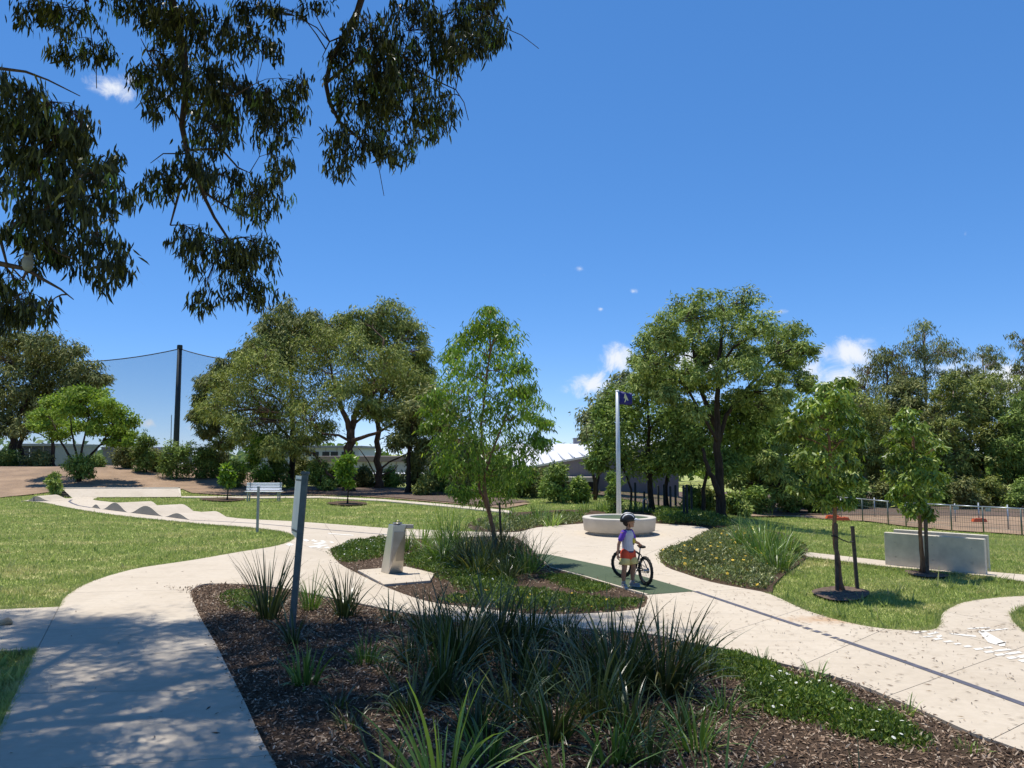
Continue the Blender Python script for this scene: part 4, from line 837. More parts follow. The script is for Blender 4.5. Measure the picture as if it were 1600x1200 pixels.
t2, d2 = staked(1442, 889, [(1442,889),(1440,860),(1437,820),(1435,780),(1432,740),(1428,700),(1424,660)],
       [(1422,650,14),(1410,665,16),(1435,668,18),(1400,690,18),(1425,692,22),(1450,690,18),(1393,712,14),(1420,720,22),(1450,718,20),(1395,745,16),(1425,748,22),(1458,745,18),(1405,772,16),(1435,775,20),(1460,772,14),(1420,797,14),(1448,800,12),(1472,700,8)], 'smaller staked young tree in front of the low concrete walls', 74, 5)
def stakepx(px0, py0, px1, py1, lab, z=LAWN_Z, dd=0, w=.05):
    b = G0(px0, py0, z); t = at(px1, py1, b.y+dd)
    return stake(b, t.z-b.z, (t.x-b.x, dd), lab, w=w), b, t
s1, sb1, st1 = stakepx(1308, 927, 1306, 818, 'timber stake touching the trunk of the nearest staked tree')
s2, sb2, st2 = stakepx(1340, 924, 1332, 822, 'timber stake standing free, right of the nearest staked tree')
s3, sb3, st3 = stakepx(1449, 895.5, 1446, 812, 'timber stake beside the smaller staked tree', z=-.01)
mb = MB(); a = at(1306, 838, sb1.y-.05); c = at(1334, 847, sb2.y-.04)
mb.tube([a, a.lerp(c, .35)-Vector((0,0,.025)), a.lerp(c, .7)-Vector((0,0,.03)), c], .009, 6)
mb.tube([a+Vector((-.05,.05,.0)), a+Vector((0,-.01,0)), a+Vector((.04,.04,0)), a+Vector((0,.09,0)), a+Vector((-.05,.05,0))], .011, 5)
mb.tube([c+Vector((-.04,.04,.0)), c+Vector((0,-.0,0)), c+Vector((.04,.04,0)), c+Vector((0,.085,0)), c+Vector((-.04,.04,0))], .011, 5)
tag(mb.build('tree_tie', 'strap_black', None, True), 'black tie strung between the two stakes of the nearest staked tree', 'tree tie')

# ------------------------------------------------ overhanging gum in the foreground
rg = np.random.default_rng(77)
tb0 = Vector((-7.4, 6.6, LAWN_Z)); ov = thing('overhanging_gum', 'gum tree overhead, its drooping branches hanging into the top left', 'tree', tb0)
mb = MB(); br = MB(); nodes = []
def addstem(m, pts, r0, r1, n=8):
    q = [Vector(p)-tb0 for p in pts]; rr = [r0+(r1-r0)*i/(len(q)-1) for i in range(len(q))]
    m.tube(q, rr, n); nodes.extend(zip(q, rr))
    for i in range(len(q)-1): nodes.append((q[i].lerp(q[i+1], .5), rr[i]))
addstem(mb, [tb0, (-7.5,6.6,1.5), (-7.3,6.7,3), (-7.1,6.9,4.5), (-6.6,7.3,6.5), (-6.0,7.9,8.2)], .28, .17, 12)
addstem(br, [(-6.6,7.3,6.5), (-5.4,8.0,7.6), (-4.2,8.5,8.3), (-3.0,9.0,8.7), (-1.6,9.3,8.8), (-0.4,9.4,8.6)], .13, .04)
addstem(br, [(-6.0,7.9,8.2), (-5.0,9.5,9.4), (-4.0,11,10.2), (-2.8,12.4,10.8)], .13, .04)
addstem(br, [(-6.0,7.9,8.2), (-6.4,9.6,9.2), (-6.8,11.6,10.2)], .12, .04)
addstem(br, [(-3.0,9.0,8.7), (-2.4,7.4,8.6), (-1.2,6.6,8.5)], .07, .03)
B1 = [(-3.7,8.6,8.45)] + [tuple(at(a, b_, 8.4)) for a, b_ in ((262,-30),(275,30),(287,80),(291,140),(284,195),(292,235),(302,265),(318,305),(335,340),(358,375))]
addstem(br, B1, .055, .012)
addstem(br, [at(302,265,8.4), at(280,300,8.3), at(272,330,8.3), at(266,352,8.3)], .018, .008, 6)
B2 = [(-1.9,9.2,8.8)] + [tuple(at(a, b_, 9.0)) for a, b_ in ((572,-25),(558,20),(540,55),(518,92),(509,130),(515,160),(530,190),(560,215),(590,245))]
addstem(br, B2, .05, .012)
for pts, r0 in (([(540,55),(515,65),(503,90)], .015), ([(509,130),(560,90),(610,85),(650,95)], .02), ([(515,155),(570,165),(610,172),(650,210)], .016), ([(600,240),(592,262),(600,306)], .006), ([(650,110),(690,130),(712,140),(725,160),(732,188)], .01), ([(780,40),(815,55),(842,76)], .006)):
    addstem(br, [at(a, b_, 9.0) for a, b_ in pts], r0, .004, 6)
for pts, r0 in (([(290,140),(330,140),(365,150),(400,130)], .02), ([(290,235),(345,232),(372,262),(390,270),(405,245)], .016), ([(293,130),(240,100),(220,60)], .018), ([(318,300),(365,330),(400,320)], .014), ([(130,-10),(140,30),(143,60)], .012), ([(143,60),(150,100),(151,138)], .007), ([(290,240),(255,240),(235,255)], .01)):
    addstem(br, [at(a, b_, 8.3) for a, b_ in pts], r0, .004, 6)
for pts, r0 in (([(-60,95),(0,107),(40,112),(75,125),(125,150)], .02), ([(-60,150),(0,148),(50,160),(90,170)], .016), ([(-60,440),(0,372),(35,342),(75,325),(110,312)], .035), ([(-60,395),(0,412),(40,420),(70,438),(95,452),(115,468)], .028), ([(0,372),(10,410),(40,440)], .015), ([(30,340),(90,395),(150,420)], .014), ([(75,325),(60,260),(40,200)], .012), ([(110,312),(170,300),(190,260)], .01)):
    addstem(br, [at(a, b_, 6.6) for a, b_ in pts], r0, .004, 6)
addstem(br, [(-7.1,6.9,4.5), (-5.6,6.7,4.4), tuple(at(-60,440,6.6))], .07, .035)
addstem(br, [(-7.2,6.8,3.6), (-5.6,6.7,3.9), tuple(at(-60,395,6.6))], .06, .028)
addstem(br, [(-7.1,6.9,4.5), (-5.8,6.8,5.3), tuple(at(-60,120,6.6))], .06, .02)
addstem(br, [tuple(at(-60,150,6.6)), tuple(at(-62,100,6.6))], .017, .017)
addstem(br, [(-4.9,8.2,7.9), (-4.8,8.3,7.3), tuple(at(130,-10,8.3))], .02, .012)
mb.build('trunk', 'bark_brown', ov, True)
cl1 = [(60,22,44,20),(118,26,50,24),(105,82,32,18),(150,78,34,18),(235,18,40,28),(300,50,80,40),(262,110,34,36),(240,160,30,20),(225,120,22,26),(315,125,60,40),(390,62,34,26),(402,18,44,20),(365,155,60,36),(425,165,40,34),(432,205,34,30),(330,205,46,26),(250,282,34,24),(300,262,40,30),(345,285,44,26),(405,308,52,30),(440,262,20,24),(300,372,34,30),(335,395,50,34),(398,395,38,34),(318,472,28,14),(375,450,44,24),(470,150,22,34),(410,458,22,18),(420,70,20,18),(490,8,34,10),(440,20,30,14),(190,10,30,16),(340,180,40,30),(280,30,40,30)]
cl2 = [(540,85,26,44),(580,60,40,50),(620,100,50,50),(560,150,46,42),(650,36,50,44),(715,36,55,44),(755,24,44,44),(640,155,50,40),(690,165,26,30),(525,235,22,42),(570,222,36,28),(605,232,26,20),(642,232,16,22),(700,90,34,40),(730,72,44,24),(600,180,40,30),(670,195,40,22),(536,265,12,14),(590,120,40,40),(770,60,24,24)]
cl3 = [(30,160,44,40),(80,180,48,46),(50,225,56,44),(128,200,22,40),(100,262,50,50),(15,265,36,36),(168,262,22,30),(182,300,26,20),(120,330,54,44),(150,385,44,44),(60,300,50,34),(40,345,46,30),(85,362,40,34),(60,400,34,30),(20,460,38,34),(35,490,44,22),(160,432,26,22),(195,425,16,16),(105,405,26,26),(10,500,40,22),(75,480,12,10),(140,290,40,40),(90,225,40,40),(10,200,30,40)]
P = []; D = []; P2 = []; D2 = []
def hang(cl, d, dep, dens):
    for (px, py, rx, ry) in cl:
        dd = d + rg.uniform(-dep, dep); c = at(px, py, dd)-tb0; s = dd/FPX
        q, rr = min(nodes, key=lambda k: (k[0]-c).length)
        lp = limb(q, c + Vector((0, 0, ry*s*.5)), rg, .1, 4); br.tube(lp, [min(rr, .012)*(1-.7*i/4) for i in range(5)], 5, False)
        n = int(3.1416*rx*ry/dens); nt_ = max(5, n//16); per = max(2, n//nt_)
        for k in range(nt_):
            a = rg.uniform(0, 6.283); u = math.sqrt(rg.uniform(0, 1))
            e = c + Vector((math.cos(a)*u*rx*s, rg.normal()*.5*min(rx, ry)*s, math.sin(a)*u*ry*s + 2*s))
            st = lp[rg.integers(2, 5)]
            br.tube([st, st.lerp(e, .5)+Vector((0, 0, .03)), e], [.004, .003, .0015], 3, False)
            g = rg.normal(size=(per, 3))*np.array([5.5*s, 5.5*s, 6.5*s]); dd_ = rg.normal(size=(per, 3))*.28; dd_[:, 2] -= .95
            lit = rg.uniform() < .07  # a few tufts get the paler colour that stands for sun
            (P2 if lit else P).append(np.array(e)+g); (D2 if lit else D).append(dd_)
hang(cl1, 8.4, .5, 8.8); hang(cl2, 9.0, .5, 8.5); hang(cl3, 6.6, .35, 14)
# unseen crown overhead: shades path and near bed, rearward part added to block skylight
P3 = []; D3 = []
addstem(br, [(-6.0,7.9,8.2), (-5.4,5.5,8.6), (-4.0,3.0,8.9), (-1.8,1.6,8.9), (.8,.8,8.6), (3.2,.6,8.2)], .12, .03)
addstem(br, [(-5.4,5.5,8.6), (-5.8,2.5,8.9), (-5.4,-.5,8.7), (-4.2,-3.2,8.2)], .09, .03)
addstem(br, [(-4.0,3.0,8.9), (-1.0,-1.0,8.8), (1.2,-3.6,8.2)], .08, .03)
hidden = [(q, rr) for q, rr in nodes if q.z+tb0.z > 2.2+.645*max(0, q.y+tb0.y)+.15]
for k in range(505):
    if k < 220: y = rg.uniform(6.2, 13.4); z = 2.2+.645*y+rg.uniform(1.2, 2.6); x = rg.uniform(-9.8, -.1) - (y-10)*.1
    elif k >= 470: y = rg.uniform(7.2, 13.2); z = 2.2+.645*y+rg.uniform(1.2, 2.4); x = rg.uniform(-8.2, -3.8)
    else: y = rg.uniform(-6, 6.4); z = max(rg.uniform(6.5, 9.8), 2.2+.645*max(0, y)+1.5); x = rg.uniform(-9.5, 3.5)  # crown over and behind the camera, added to hold back sky light
    c = Vector((x, y, z))-tb0; R_ = rg.uniform(.35, .8)
    if k < 220 and k % 3 == 0: hidden.append((c, .02))
    q, rr = min([h_ for h_ in hidden if h_[0] != c], key=lambda k_: (k_[0]-c).length); lp = limb(q, c, rg, .08, 4); br.tube(lp, [min(rr, .03)*(1-.7*i/4) for i in range(5)], 5, False)
    for j in range(18):
        e = c + Vector(rg.normal(size=3))*R_*.55; br.tube([lp[3], e], [.006, .003], 3, False)
        nl = 26 if k < 220 or k >= 470 else 14; g = rg.normal(size=(nl, 3))*.13; dd_ = rg.normal(size=(nl, 3))*.45; dd_[:, 2] -= .8; P3.append(np.array(e)+g); D3.append(dd_)
br.build('branches', 'bark_brown', ov, True)
P = np.concatenate(P); D = np.concatenate(D); P2 = np.concatenate(P2); D2 = np.concatenate(D2)
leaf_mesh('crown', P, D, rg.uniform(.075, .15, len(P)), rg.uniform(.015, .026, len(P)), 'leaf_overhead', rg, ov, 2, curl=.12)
P3 = np.concatenate(P3); leaf_mesh('upper_crown', P3, np.concatenate(D3), rg.uniform(.10, .18, len(P3)), rg.uniform(.025, .042, len(P3)), 'leaf_overhead', rg, ov, 1)
o = leaf_mesh('sunlit_leaves', P2, D2, rg.uniform(.07, .12, len(P2)), rg.uniform(.012, .02, len(P2)), 'leaf_overhead_sunlit', rg, ov, 2, curl=.12); o['label'] = 'leaf tufts coloured pale yellow-green as if sunlit'
# perched bird
bp = at(43, 421, 6.55); bd = thing('bird', 'pale-bellied brown bird perched on a branch at the left edge', 'bird', bp)
mb = MB(); mb.ellipsoid((0,0,.055), (.045,.05,.075)); mb.ellipsoid((.005,-.01,.125), (.036,.04,.036)); body = mb.build('body', 'bird_pale', bd, True)
mb = MB(); mb.bar((-.02,.02,.0), (-.045,.01,-.10), .04, .014); mb.build('tail', 'bird_brown', bd, bevel=.004)
mb = MB(); mb.ellipsoid((-.035,.02,.06), (.02,.05,.065)); mb.build('wing', 'bird_brown', bd, True)
mb = MB(); mb.tube([(.015,-.04,.125), (.02,-.075,.12), (.022,-.1,.117)], [.016,.01,.002], 6); mb.build('beak', 'bird_brown', bd, True)

# ================================================================== BUILDINGS
def quadprism(mb, pts, th):              # a slab following four 3D corners, th thick downward
    v = [Vector(p) for p in pts]; n = (v[1]-v[0]).cross(v[3]-v[0]).normalized()*th
    if n.z > 0: n = -n
    mb.add(v + [q+n for q in v], [(0,1,2,3),(7,6,5,4)] + [(i, 4+i, 4+(i+1) % 4, (i+1) % 4) for i in range(4)]); return mb
sb = gbase(925, 780, 46.0); sh = thing('grey_shed', 'long grey metal shed with white ribbed roof behind the plaza', 'building', sb)
A = at(800, 733.5, 46); B = at(1060, 686, 46); Cc = at(1100, 680, 62); Dd = at(806, 694, 66); Cc.z = B.z + (Dd.z-A.z)
zb = sb.z-.3; L = lambda v: Vector(v)-sb
mb = MB(); mb.add([L((A.x,46.15,zb)), L((B.x,46.15,zb)), L((B.x,46.15,B.z-.1)), L((A.x,46.15,A.z-.1)), L((A.x,66,zb)), L((B.x,66,zb)), L((B.x,66,B.z-.1)), L((A.x,66,Dd.z-.15))], [(0,1,2,3),(5,4,7,6),(4,0,3,7),(1,5,6,2)])
mb.build('wall', 'wall_mauve', sh)
mb = MB()
x0, x1 = A.x, B.x
for i in range(46):                       # cladding ribs of the wall
    x = x0 + (x1-x0)*(i+.5)/46; zt = A.z+(B.z-A.z)*(x-x0)/(x1-x0)-.16
    mb.box(L((x, 46.13, (zb+zt)/2)), (.05, .04, zt-zb))
mb.build('cladding_ribs', 'wall_mauve', sh)['kind'] = 'stuff'
Bx, Cx = Vector((B.x, 46, B.z)), Vector((B.x, 66, max(B.z+.05, Dd.z+.06))); Dx = Vector((A.x, 66, Dd.z)); Ax = Vector((A.x, 46, A.z))
mb = MB(); quadprism(mb, [L(Ax), L(Bx), L(Cx), L(Dx)], .12); rf = mb.build('roof', 'roof_white', sh)
for i in range(1, 16):
    u = i/16; a = Ax.lerp(Bx, u); c = Dx.lerp(Cx, u)
    MB().bar(L(a)+Vector((0,0,.02)), L(c)+Vector((0,0,.02)), .07, .07).build('roof_rib', 'roof_rib', rf)
v = at(905, 692, 60); MB().box(L((v.x, 60, Dd.z+.05)), (.9, .9, .7)).build('roof_vent', 'wall_grey', rf)
# canopy over the dark doorways
a = at(862, 752, 45.4); c = at(932, 745, 45.4)
mb = MB(); mb.box(L(((a.x+c.x)/2, 45.3, (a.z+c.z)/2)), (c.x-a.x, 1.6, .26)); mb.build('canopy', 'fascia', sh)
for (p0, p1, q0, q1) in ((862, 884, 755, 779), (908, 929, 753, 776)):
    a = at(p0, q1, 46.08); c = at(p1, q0, 46.08)
    dr = MB().box(L(((a.x+c.x)/2, 46.1, (a.z+c.z)/2)), (c.x-a.x, .08, c.z-a.z)).build('doorway', 'dark_opening', sh)
    MB().box(L(((a.x+c.x)/2, 46.04, (a.z+c.z)/2)), (c.x-a.x, .06, .05)).build('cross_rail', 'wall_grey', dr)
def simple_building(name, label, px0, px1, ytop, ybot, d, depth, wall, roof, over=.25, wins=(), roof_h=.25):
    a = at(px0, ytop, d); c = at(px1, ybot, d); g = at((px0+px1)/2, ybot, d); g.z = float(min(c.z, T(g.x, d)-2.2*sm(56, 90, d)))-.3
    o = thing(name, label, 'building', g); w = c.x-a.x; h = a.z-g.z
    MB().box((0, depth/2, h/2), (w, depth, h)).build('wall', wall, o)
    MB().box((0, depth/2-over*.2, h+roof_h/2+.003), (w+2*over, depth+2*over, roof_h)).build('roof', roof, o, bevel=.03)
    nr = max(3, int(w/1.2))
    for i in range(1, nr): MB().box((-w/2+w*i/nr, -.02, h*.5), (.05, .05, h-.02)).build('wall_joint', 'joint', o)
    for (p0, p1, q0, q1) in wins:
        u = at(p0, q0, d); v_ = at(p1, q1, d)
        k = MB().box(((u.x+v_.x)/2-g.x, -.03, (u.z+v_.z)/2-g.z), (v_.x-u.x, .08, u.z-v_.z)).build('window', 'dark_opening', o)
        MB().box(((u.x+v_.x)/2-g.x, -.08, (u.z+v_.z)/2-g.z), (.06, .04, u.z-v_.z)).build('mullion', 'white_paint', k)
    return o
simple_building('block_wall_building', 'plain grey flat-roofed building left of the net pole', 160, 236, 703, 746, 64, 8, 'wall_grey', 'wall_grey', .1)
simple_building('low_brown_building', 'low brownish wall building behind the young edge trees', 238, 352, 726, 748, 63.5, 6, 'wall_brown', 'roof_rib', .1, roof_h=.1)
simple_building('white_shed', 'pale blue-white shed glimpsed behind the forked trunk', 500, 690, 722, 752, 66, 9, 'wall_bluewhite', 'wall_brown', .3, roof_h=.5)
simple_building('far_office', 'far grey building with dark windows above the pale shed', 405, 560, 700, 730, 86, 10, 'wall_bluewhite', 'wall_grey', .4, [(420, 440, 706, 713), (446, 470, 706, 713), (478, 498, 706, 713), (504, 528, 706, 713), (534, 554, 706, 713)])
simple_building('white_low_wall', 'bright white low building right of the forked trunk', 566, 700, 742, 762, 60, 3, 'wall_white', 'roof_white', .1, roof_h=.1)
simple_building('far_left_house', 'pale house roof seen through the left edge trunks', -40, 14, 706, 724, 84, 8, 'wall_white', 'roof_white', .4)
simple_building('screen_building', 'grey building with pale banding behind the left trunks', 30, 84, 697, 730, 78, 8, 'wall_grey', 'wall_grey', .2, [(34, 60, 701, 706), (34, 60, 710, 715), (34, 60, 719, 724)])
# tall net with its pole
d = 78; g = at(275, 700, d); g.z = -2.2; npo = thing('net_pole', 'tall dark pole holding up the safety net', 'pole', g)
top = at(281, 541, d)
MB().tube([(0,0,0), ((top.x-g.x)*.3, 0, (top.z-g.z)*.5), (top.x-g.x, 0, top.z-g.z)], [.32, .27, .23], 12).build('shaft', 'pole_dark', npo, True)
MB().lathe([(.001, .12), (.25, .12), (.27, 0), (.27, -.3), (.24, -.3)], 12, (top.x-g.x, 0, top.z-g.z)).build('pole_cap', 'post_dark', npo)
g2 = at(268, 700, 95); g2.z = -2.2; t2_ = at(268, 648, 95)
tag(MB().tube([g2, (t2_.x, 95, t2_.z)], [.07, .04], 6).build('thin_mast', 'pole_dark'), 'thin distant mast just left of the tall net pole', 'mast')
def cable(a, b, sag, n=14): return [a.lerp(b, i/n) - Vector((0, 0, sag*4*(i/n)*(1-i/n))) for i in range(n+1)]
L0 = at(-30, 556, d); L1 = at(281, 545, d); L2 = at(480, 556, d)
nv = []; nf = []; cb = cable(L0, L1, 1.0) + cable(L1, L2, .9)[1:]
for i, p in enumerate(cb): nv += [(p.x, p.y, p.z), (p.x, p.y, -2.0)]
nf = [(2*i, 2*i+1, 2*i+3, 2*i+2) for i in range(len(cb)-1)]
net = thing('safety_net', 'fine grey safety net hung between tall poles on the skyline', 'net', (L1.x, d, -2.2))
MB().add([Vector(v_)-Vector((L1.x, d, -2.2)) for v_ in nv], nf).build('netting', 'netting', net)
MB().tube([p-Vector((L1.x, d, -2.2)) for p in cb], .055, 5).build('head_cable', 'pole_dark', net)

# ================================================================== BIKE TRACK FEATURES
def uvdir(a, b): v = (b-a); v.z = 0; return v.normalized()
rollers = [((142,792.8),(158,795.3),.15,'smallest far hump of the bike track'),((159,795.4),(201,800.9),.31,'tall far hump of the bike track, second from the ramp'),((201.5,801),(256,807),.31,'tall near hump of the bike track, third from the ramp'),((256.5,807.1),(299,812.8),.17,'low nearest hump of the bike track')]
for (p0, p1, h, lab) in rollers:
    a = G0(*p0); c = G0(*p1); u = uvdir(a, c); n = Vector((-u.y, u.x, 0)); 
    if n.y < 0: n = -n
    Lg = (c-a).length; wd = 1.35; o = thing('track_roller', 'pale concrete '+lab, 'bike hump', a, group='rollers of the bike track')
    pr = [(s, h*.5*(1-math.cos(2*math.pi*s))) for s in np.linspace(0, 1, 25)]
    f = [u*(s*Lg)+Vector((0,0,z+.001)) for s, z in pr]; bk = [q+n*wd for q in f]; m_ = len(f)
    MB().add(f+bk, [(i, i+1, m_+i+1, m_+i) for i in range(m_-1)]).build('riding_surface', 'concrete', o, True)
    fl = [u*(s*Lg)+Vector((0,0,-.05)) for s, z in pr]; bl = [q+n*wd for q in fl]
    f2 = [q-n*.003 for q in f]; b2_ = [q+n*.003 for q in bk]
    MB().add(f2+[q-n*.003 for q in fl], [(i+1, i, m_+i, m_+i+1) for i in range(m_-1)]).build('side_wall', 'roller_side', o)
    MB().add(b2_+[q+n*.003 for q in bl], [(i, i+1, m_+i+1, m_+i) for i in range(m_-1)]).build('side_wall', 'roller_side', o)
# mound at the track start
a = G0(36, 782.6); c = G0(100, 781.5); o = thing('start_mound', 'pale concrete mound at the far left start of the bike track', 'bike hump', a)
vs = []; nU, nW = 18, 4
for j in range(nW+1):
    for i in range(nU+1):
        s = i/nU; p = a.lerp(c, s)-a + Vector((.15*s, 1.0, 0))*(j/nW-.5)*(0.25+1.1*min(1, s*2)); z = .24*math.exp(-((s-.55)/.2)**2)+.003
        vs.append(p+Vector((0,0,z)))
MB().add(vs, [(j*(nU+1)+i, j*(nU+1)+i+1, (j+1)*(nU+1)+i+1, (j+1)*(nU+1)+i) for j in range(nW) for i in range(nU)]).build('riding_surface', 'concrete', o, True)
sk = []
for i in range(nU+1): sk += [vs[i], Vector((vs[i].x, vs[i].y, -.08))]
MB().add(sk, [(2*i, 2*i+1, 2*i+3, 2*i+2) for i in range(nU)]).build('side_wall', 'concrete', o)
q = vs[int(nU*.55)]; MB().box((q.x, q.y-.01, .08), (.03, .02, .2)).build('joint_strip', 'line_grey', o)
# berm ramp
bl = G0(112, 777); brr = G0(283, 776.4); tl = at(97, 763.5, bl.y+1.05); tr = at(277, 762.4, brr.y+1.05)
tl.z = tr.z = (tl.z+tr.z)/2; o = thing('concrete_ramp', 'long sloping concrete bank with dark coping behind the bike track', 'ramp', bl)
v = [q-bl for q in (bl, brr, tr, tl)]; 
MB().add(v, [(0,1,2,3)]).build('sloping_face', 'concrete', o)
bk = [Vector((v[3].x-.05, v[3].y+.25, v[3].z)), Vector((v[2].x+.05, v[2].y+.25, v[2].z))]
cp = MB(); quadprism(cp, [v[3]+Vector((-.02,-.02,.035)), v[2]+Vector((.02,-.02,.035)), bk[1]+Vector((0,0,.035)), bk[0]+Vector((0,0,.035))], .06); cp.build('coping', 'precast_grey', o)
MB().add([bk[0], bk[1], Vector((bk[1].x, bk[1].y, -.2)), Vector((bk[0].x, bk[0].y, -.2))], [(0,1,2,3)]).build('back_wall', 'precast_grey', o)
lf = [Vector((v[0].x-.004, v[0].y, -.1)), v[0]+Vector((-.004,0,0)), v[3]+Vector((-.004,0,0)), bk[0]+Vector((-.004,0,0)), Vector((bk[0].x-.004, bk[0].y, -.1))]
MB().add(lf, [(0,1,2,3,4)]).build('end_wall', 'precast_grey', o)
rt = [Vector((v[1].x+.004, v[1].y, -.1)), v[1]+Vector((.004,0,0)), v[2]+Vector((.004,0,0)), bk[1]+Vector((.004,0,0)), Vector((bk[1].x+.004, bk[1].y, -.1))]
MB().add(rt, [(4,3,2,1,0)]).build('end_wall', 'precast_grey', o)
for i in range(4):                        # stepped timber sleepers on the left flank
    s = (i+.5)/4; q = v[0].lerp(v[3], s); MB().box((q.x-.16-.05*s, q.y+.1, q.z*.5-.02), (.28, .24, q.z+.06), .25).build('sleeper', 'timber_stake', o, bevel=.01)

# ================================================================== FURNITURE
# ring seat with rubber top
c0 = at(967.5, 820, 21.75); c0.z = 0; rs = thing('ring_seat', 'round white concrete ring seat with green rubber centre on the plaza', 'seat', c0)
n = 72; H = .47; Ro = 1.02
MB().lathe([(Ro-.17,-.05),(Ro-.17,.07),(Ro-.075,.085),(Ro-.045,.1),(Ro-.005,H-.05),(Ro,H-.025),(Ro-.012,H-.006),(Ro-.03,H),(Ro-.19,H),(Ro-.205,H-.012),(Ro-.21,H-.08)], n).build('ring_wall', 'precast', rs, True)
MB().lathe([(.001,H-.028),(.4,H-.024),(Ro-.208,H-.03)], n).build('rubber_top', 'green_rubber', rs, True)
# flag pole
fb = at(967, 800, 23.3); fb.z = 0; fp = thing('flag_pole', 'white pole with a small dark blue flag behind the ring seat', 'flagpole', fb)
ft = at(965.3, 611, 23.3); Hf = ft.z
MB().tube([(0,0,-.05),(0,0,Hf*.5),(0,0,Hf)], [.077,.066,.055], 16).build('shaft', 'pole_white', fp, True)
MB().lathe([(.001,.03),(.04,.028),(.06,.01),(.06,-.02)], 16, (0,0,Hf)).build('pole_cap', 'white_paint', fp, True)
MB().lathe([(.16,0),(.16,.02),(.08,.025)], 16, (0,0,-.03)).build('base_plate', 'galvanised', fp)
fw, fh = .39, .40; vs = []; fsx = []; nu = 14
for i in range(nu+1):
    s = i/nu
    for j in range(5):
        tt = j/4; vs.append((.05+s*fw, -.02+.018*math.sin(s*9+tt*1.5), Hf-.02-tt*fh*(1-.04*s)+.014*math.sin(s*7)-.05*s+.05*s*tt))
fsx = [(i*5+j, i*5+j+1, (i+1)*5+j+1, (i+1)*5+j) for i in range(nu) for j in range(4)]
fl = MB().add(vs, fsx).build('flag', 'flag_blue', fp, True); md = fl.modifiers.new('solid', 'SOLIDIFY'); md.thickness = .004
em = [(.16,-.06),(.19,-.05),(.205,-.1),(.235,-.17),(.27,-.24),(.265,-.27),(.24,-.265),(.225,-.235),(.205,-.25),(.175,-.31),(.15,-.32),(.155,-.29),(.175,-.24),(.165,-.17),(.15,-.2),(.135,-.19),(.15,-.13)]
vs = [(x+.05, -.052, Hf-.03+z) for x, z in em]; MB().add(vs, [tuple(range(len(vs)))[::-1]]).build('emblem', 'flag_emblem', fl)
# drinking fountain
ff = G0(611, 897, .03); fo = thing('drinking_fountain', 'leaning stainless steel drinking fountain on its slab', 'fountain', ff)
x0 = G0(607, 897, .03)-ff; x1 = G0(629.5, 894.5, .03)-ff; xl = G0(595, 893.5, .03)-ff; xb = x1+(xl-x0)
tp = [at(p, q, ff.y+dy)-ff for p, q, dy in ((614, 822, -.02), (635.5, 820.5, .12))]; ht = .88
t0 = Vector((tp[0].x, .02, ht)); t1_ = Vector((tp[1].x, .1, ht)); tl_ = t0+(xl-x0)*.62; tbk = t1_+(xl-x0)*.62
MB().add([x0, x1, xb, xl, t0, t1_, tbk, tl_], [(3,2,1,0),(4,5,6,7),(0,1,5,4),(1,2,6,5),(2,3,7,6),(3,0,4,7)]).build('pedestal', 'stainless', fo, bevel=.006)
nf_ = (x1-x0).cross(t0-x0).normalized(); 
if nf_.y > 0: nf_ = -nf_
def onf(u, w_): return x0.lerp(x1, u).lerp(t0.lerp(t1_, u), w_)
pn = [onf(.1,.25), onf(.95,.25), onf(.95,.86), onf(.1,.86)]; MB().add([q+nf_*.003 for q in pn]+[q+nf_*.012 for q in pn], [(0,1,2,3),(4,5,6,7),(0,1,5,4),(1,2,6,5),(2,3,7,6),(3,0,4,7)]).build('access_panel', 'stainless_dull', fo, bevel=.003)
tc_ = (t0+t1_+tbk+tl_)/4
MB().lathe([(.001,-.01),(.05,-.005),(.085,.012),(.09,.028),(.08,.03)], 20, tc_+Vector((0,0,.004))).build('basin', 'stainless', fo, True)
MB().tube([tc_+Vector((.03,.03,.0)), tc_+Vector((.03,.03,.06)), tc_+Vector((.01,.01,.075)), tc_+Vector((-.02,-.01,.06))], .009, 8).build('bubbler', 'stainless_dull', fo, True)
MB().lathe([(.001,.0),(.02,0),(.022,-.02)], 12, tc_+Vector((-.07,.02,.03))).build('push_button', 'stainless_dull', fo)
MB().bar((t1_+tbk)/2+Vector((-.02,0,-.04)), (t1_+tbk)/2+Vector((.17,.03,-.045)), .11, .07).build('bottle_filler', 'stainless_dull', fo, bevel=.006)
# sign posts
sb_ = G0(456, 985, -.05); sp_ = thing('sign_post', 'leaning grey sign post with its sign seen edge-on in the near bed', 'sign', sb_)
tp_ = at(477, 741, sb_.y); v = tp_-sb_; q = v.to_track_quat('Z', 'Y').to_matrix()
MB().box(v*.5, (.075, .075, v.length), M=q).build('post', 'grey_paint_post', sp_, bevel=.008)
MB().box(v+Vector((0,0,.015)), (.10, .10, .035), M=q).build('post_cap', 'grey_paint_post', sp_, bevel=.006)
pdir = Vector((-.25, .49, 0)).normalized(); up = v.normalized(); k0 = v*((1.19)/v.z) + pdir*.04; k1 = v*.985 + pdir*.04; wd = .52; nn_ = pdir.cross(up).normalized()*.006
pl = [k0-up*.06, k0+pdir*wd*.9, k0+pdir*wd+up*.05, k1+pdir*wd, k1]
MB().add([p_+nn_ for p_ in pl]+[p_-nn_ for p_ in pl], [(0,1,2,3,4),(9,8,7,6,5)]+[(i, 5+i, 5+(i+1) % 5, (i+1) % 5) for i in range(5)]).build('sign_plate', 'sign_face', sp_)
for s in (.06, .93):
    q_ = k0.lerp(k1, s); MB().bar(q_-pdir*.09, q_+pdir*.44, .03, .025).build('bracket', 'grey_paint_post', sp_)
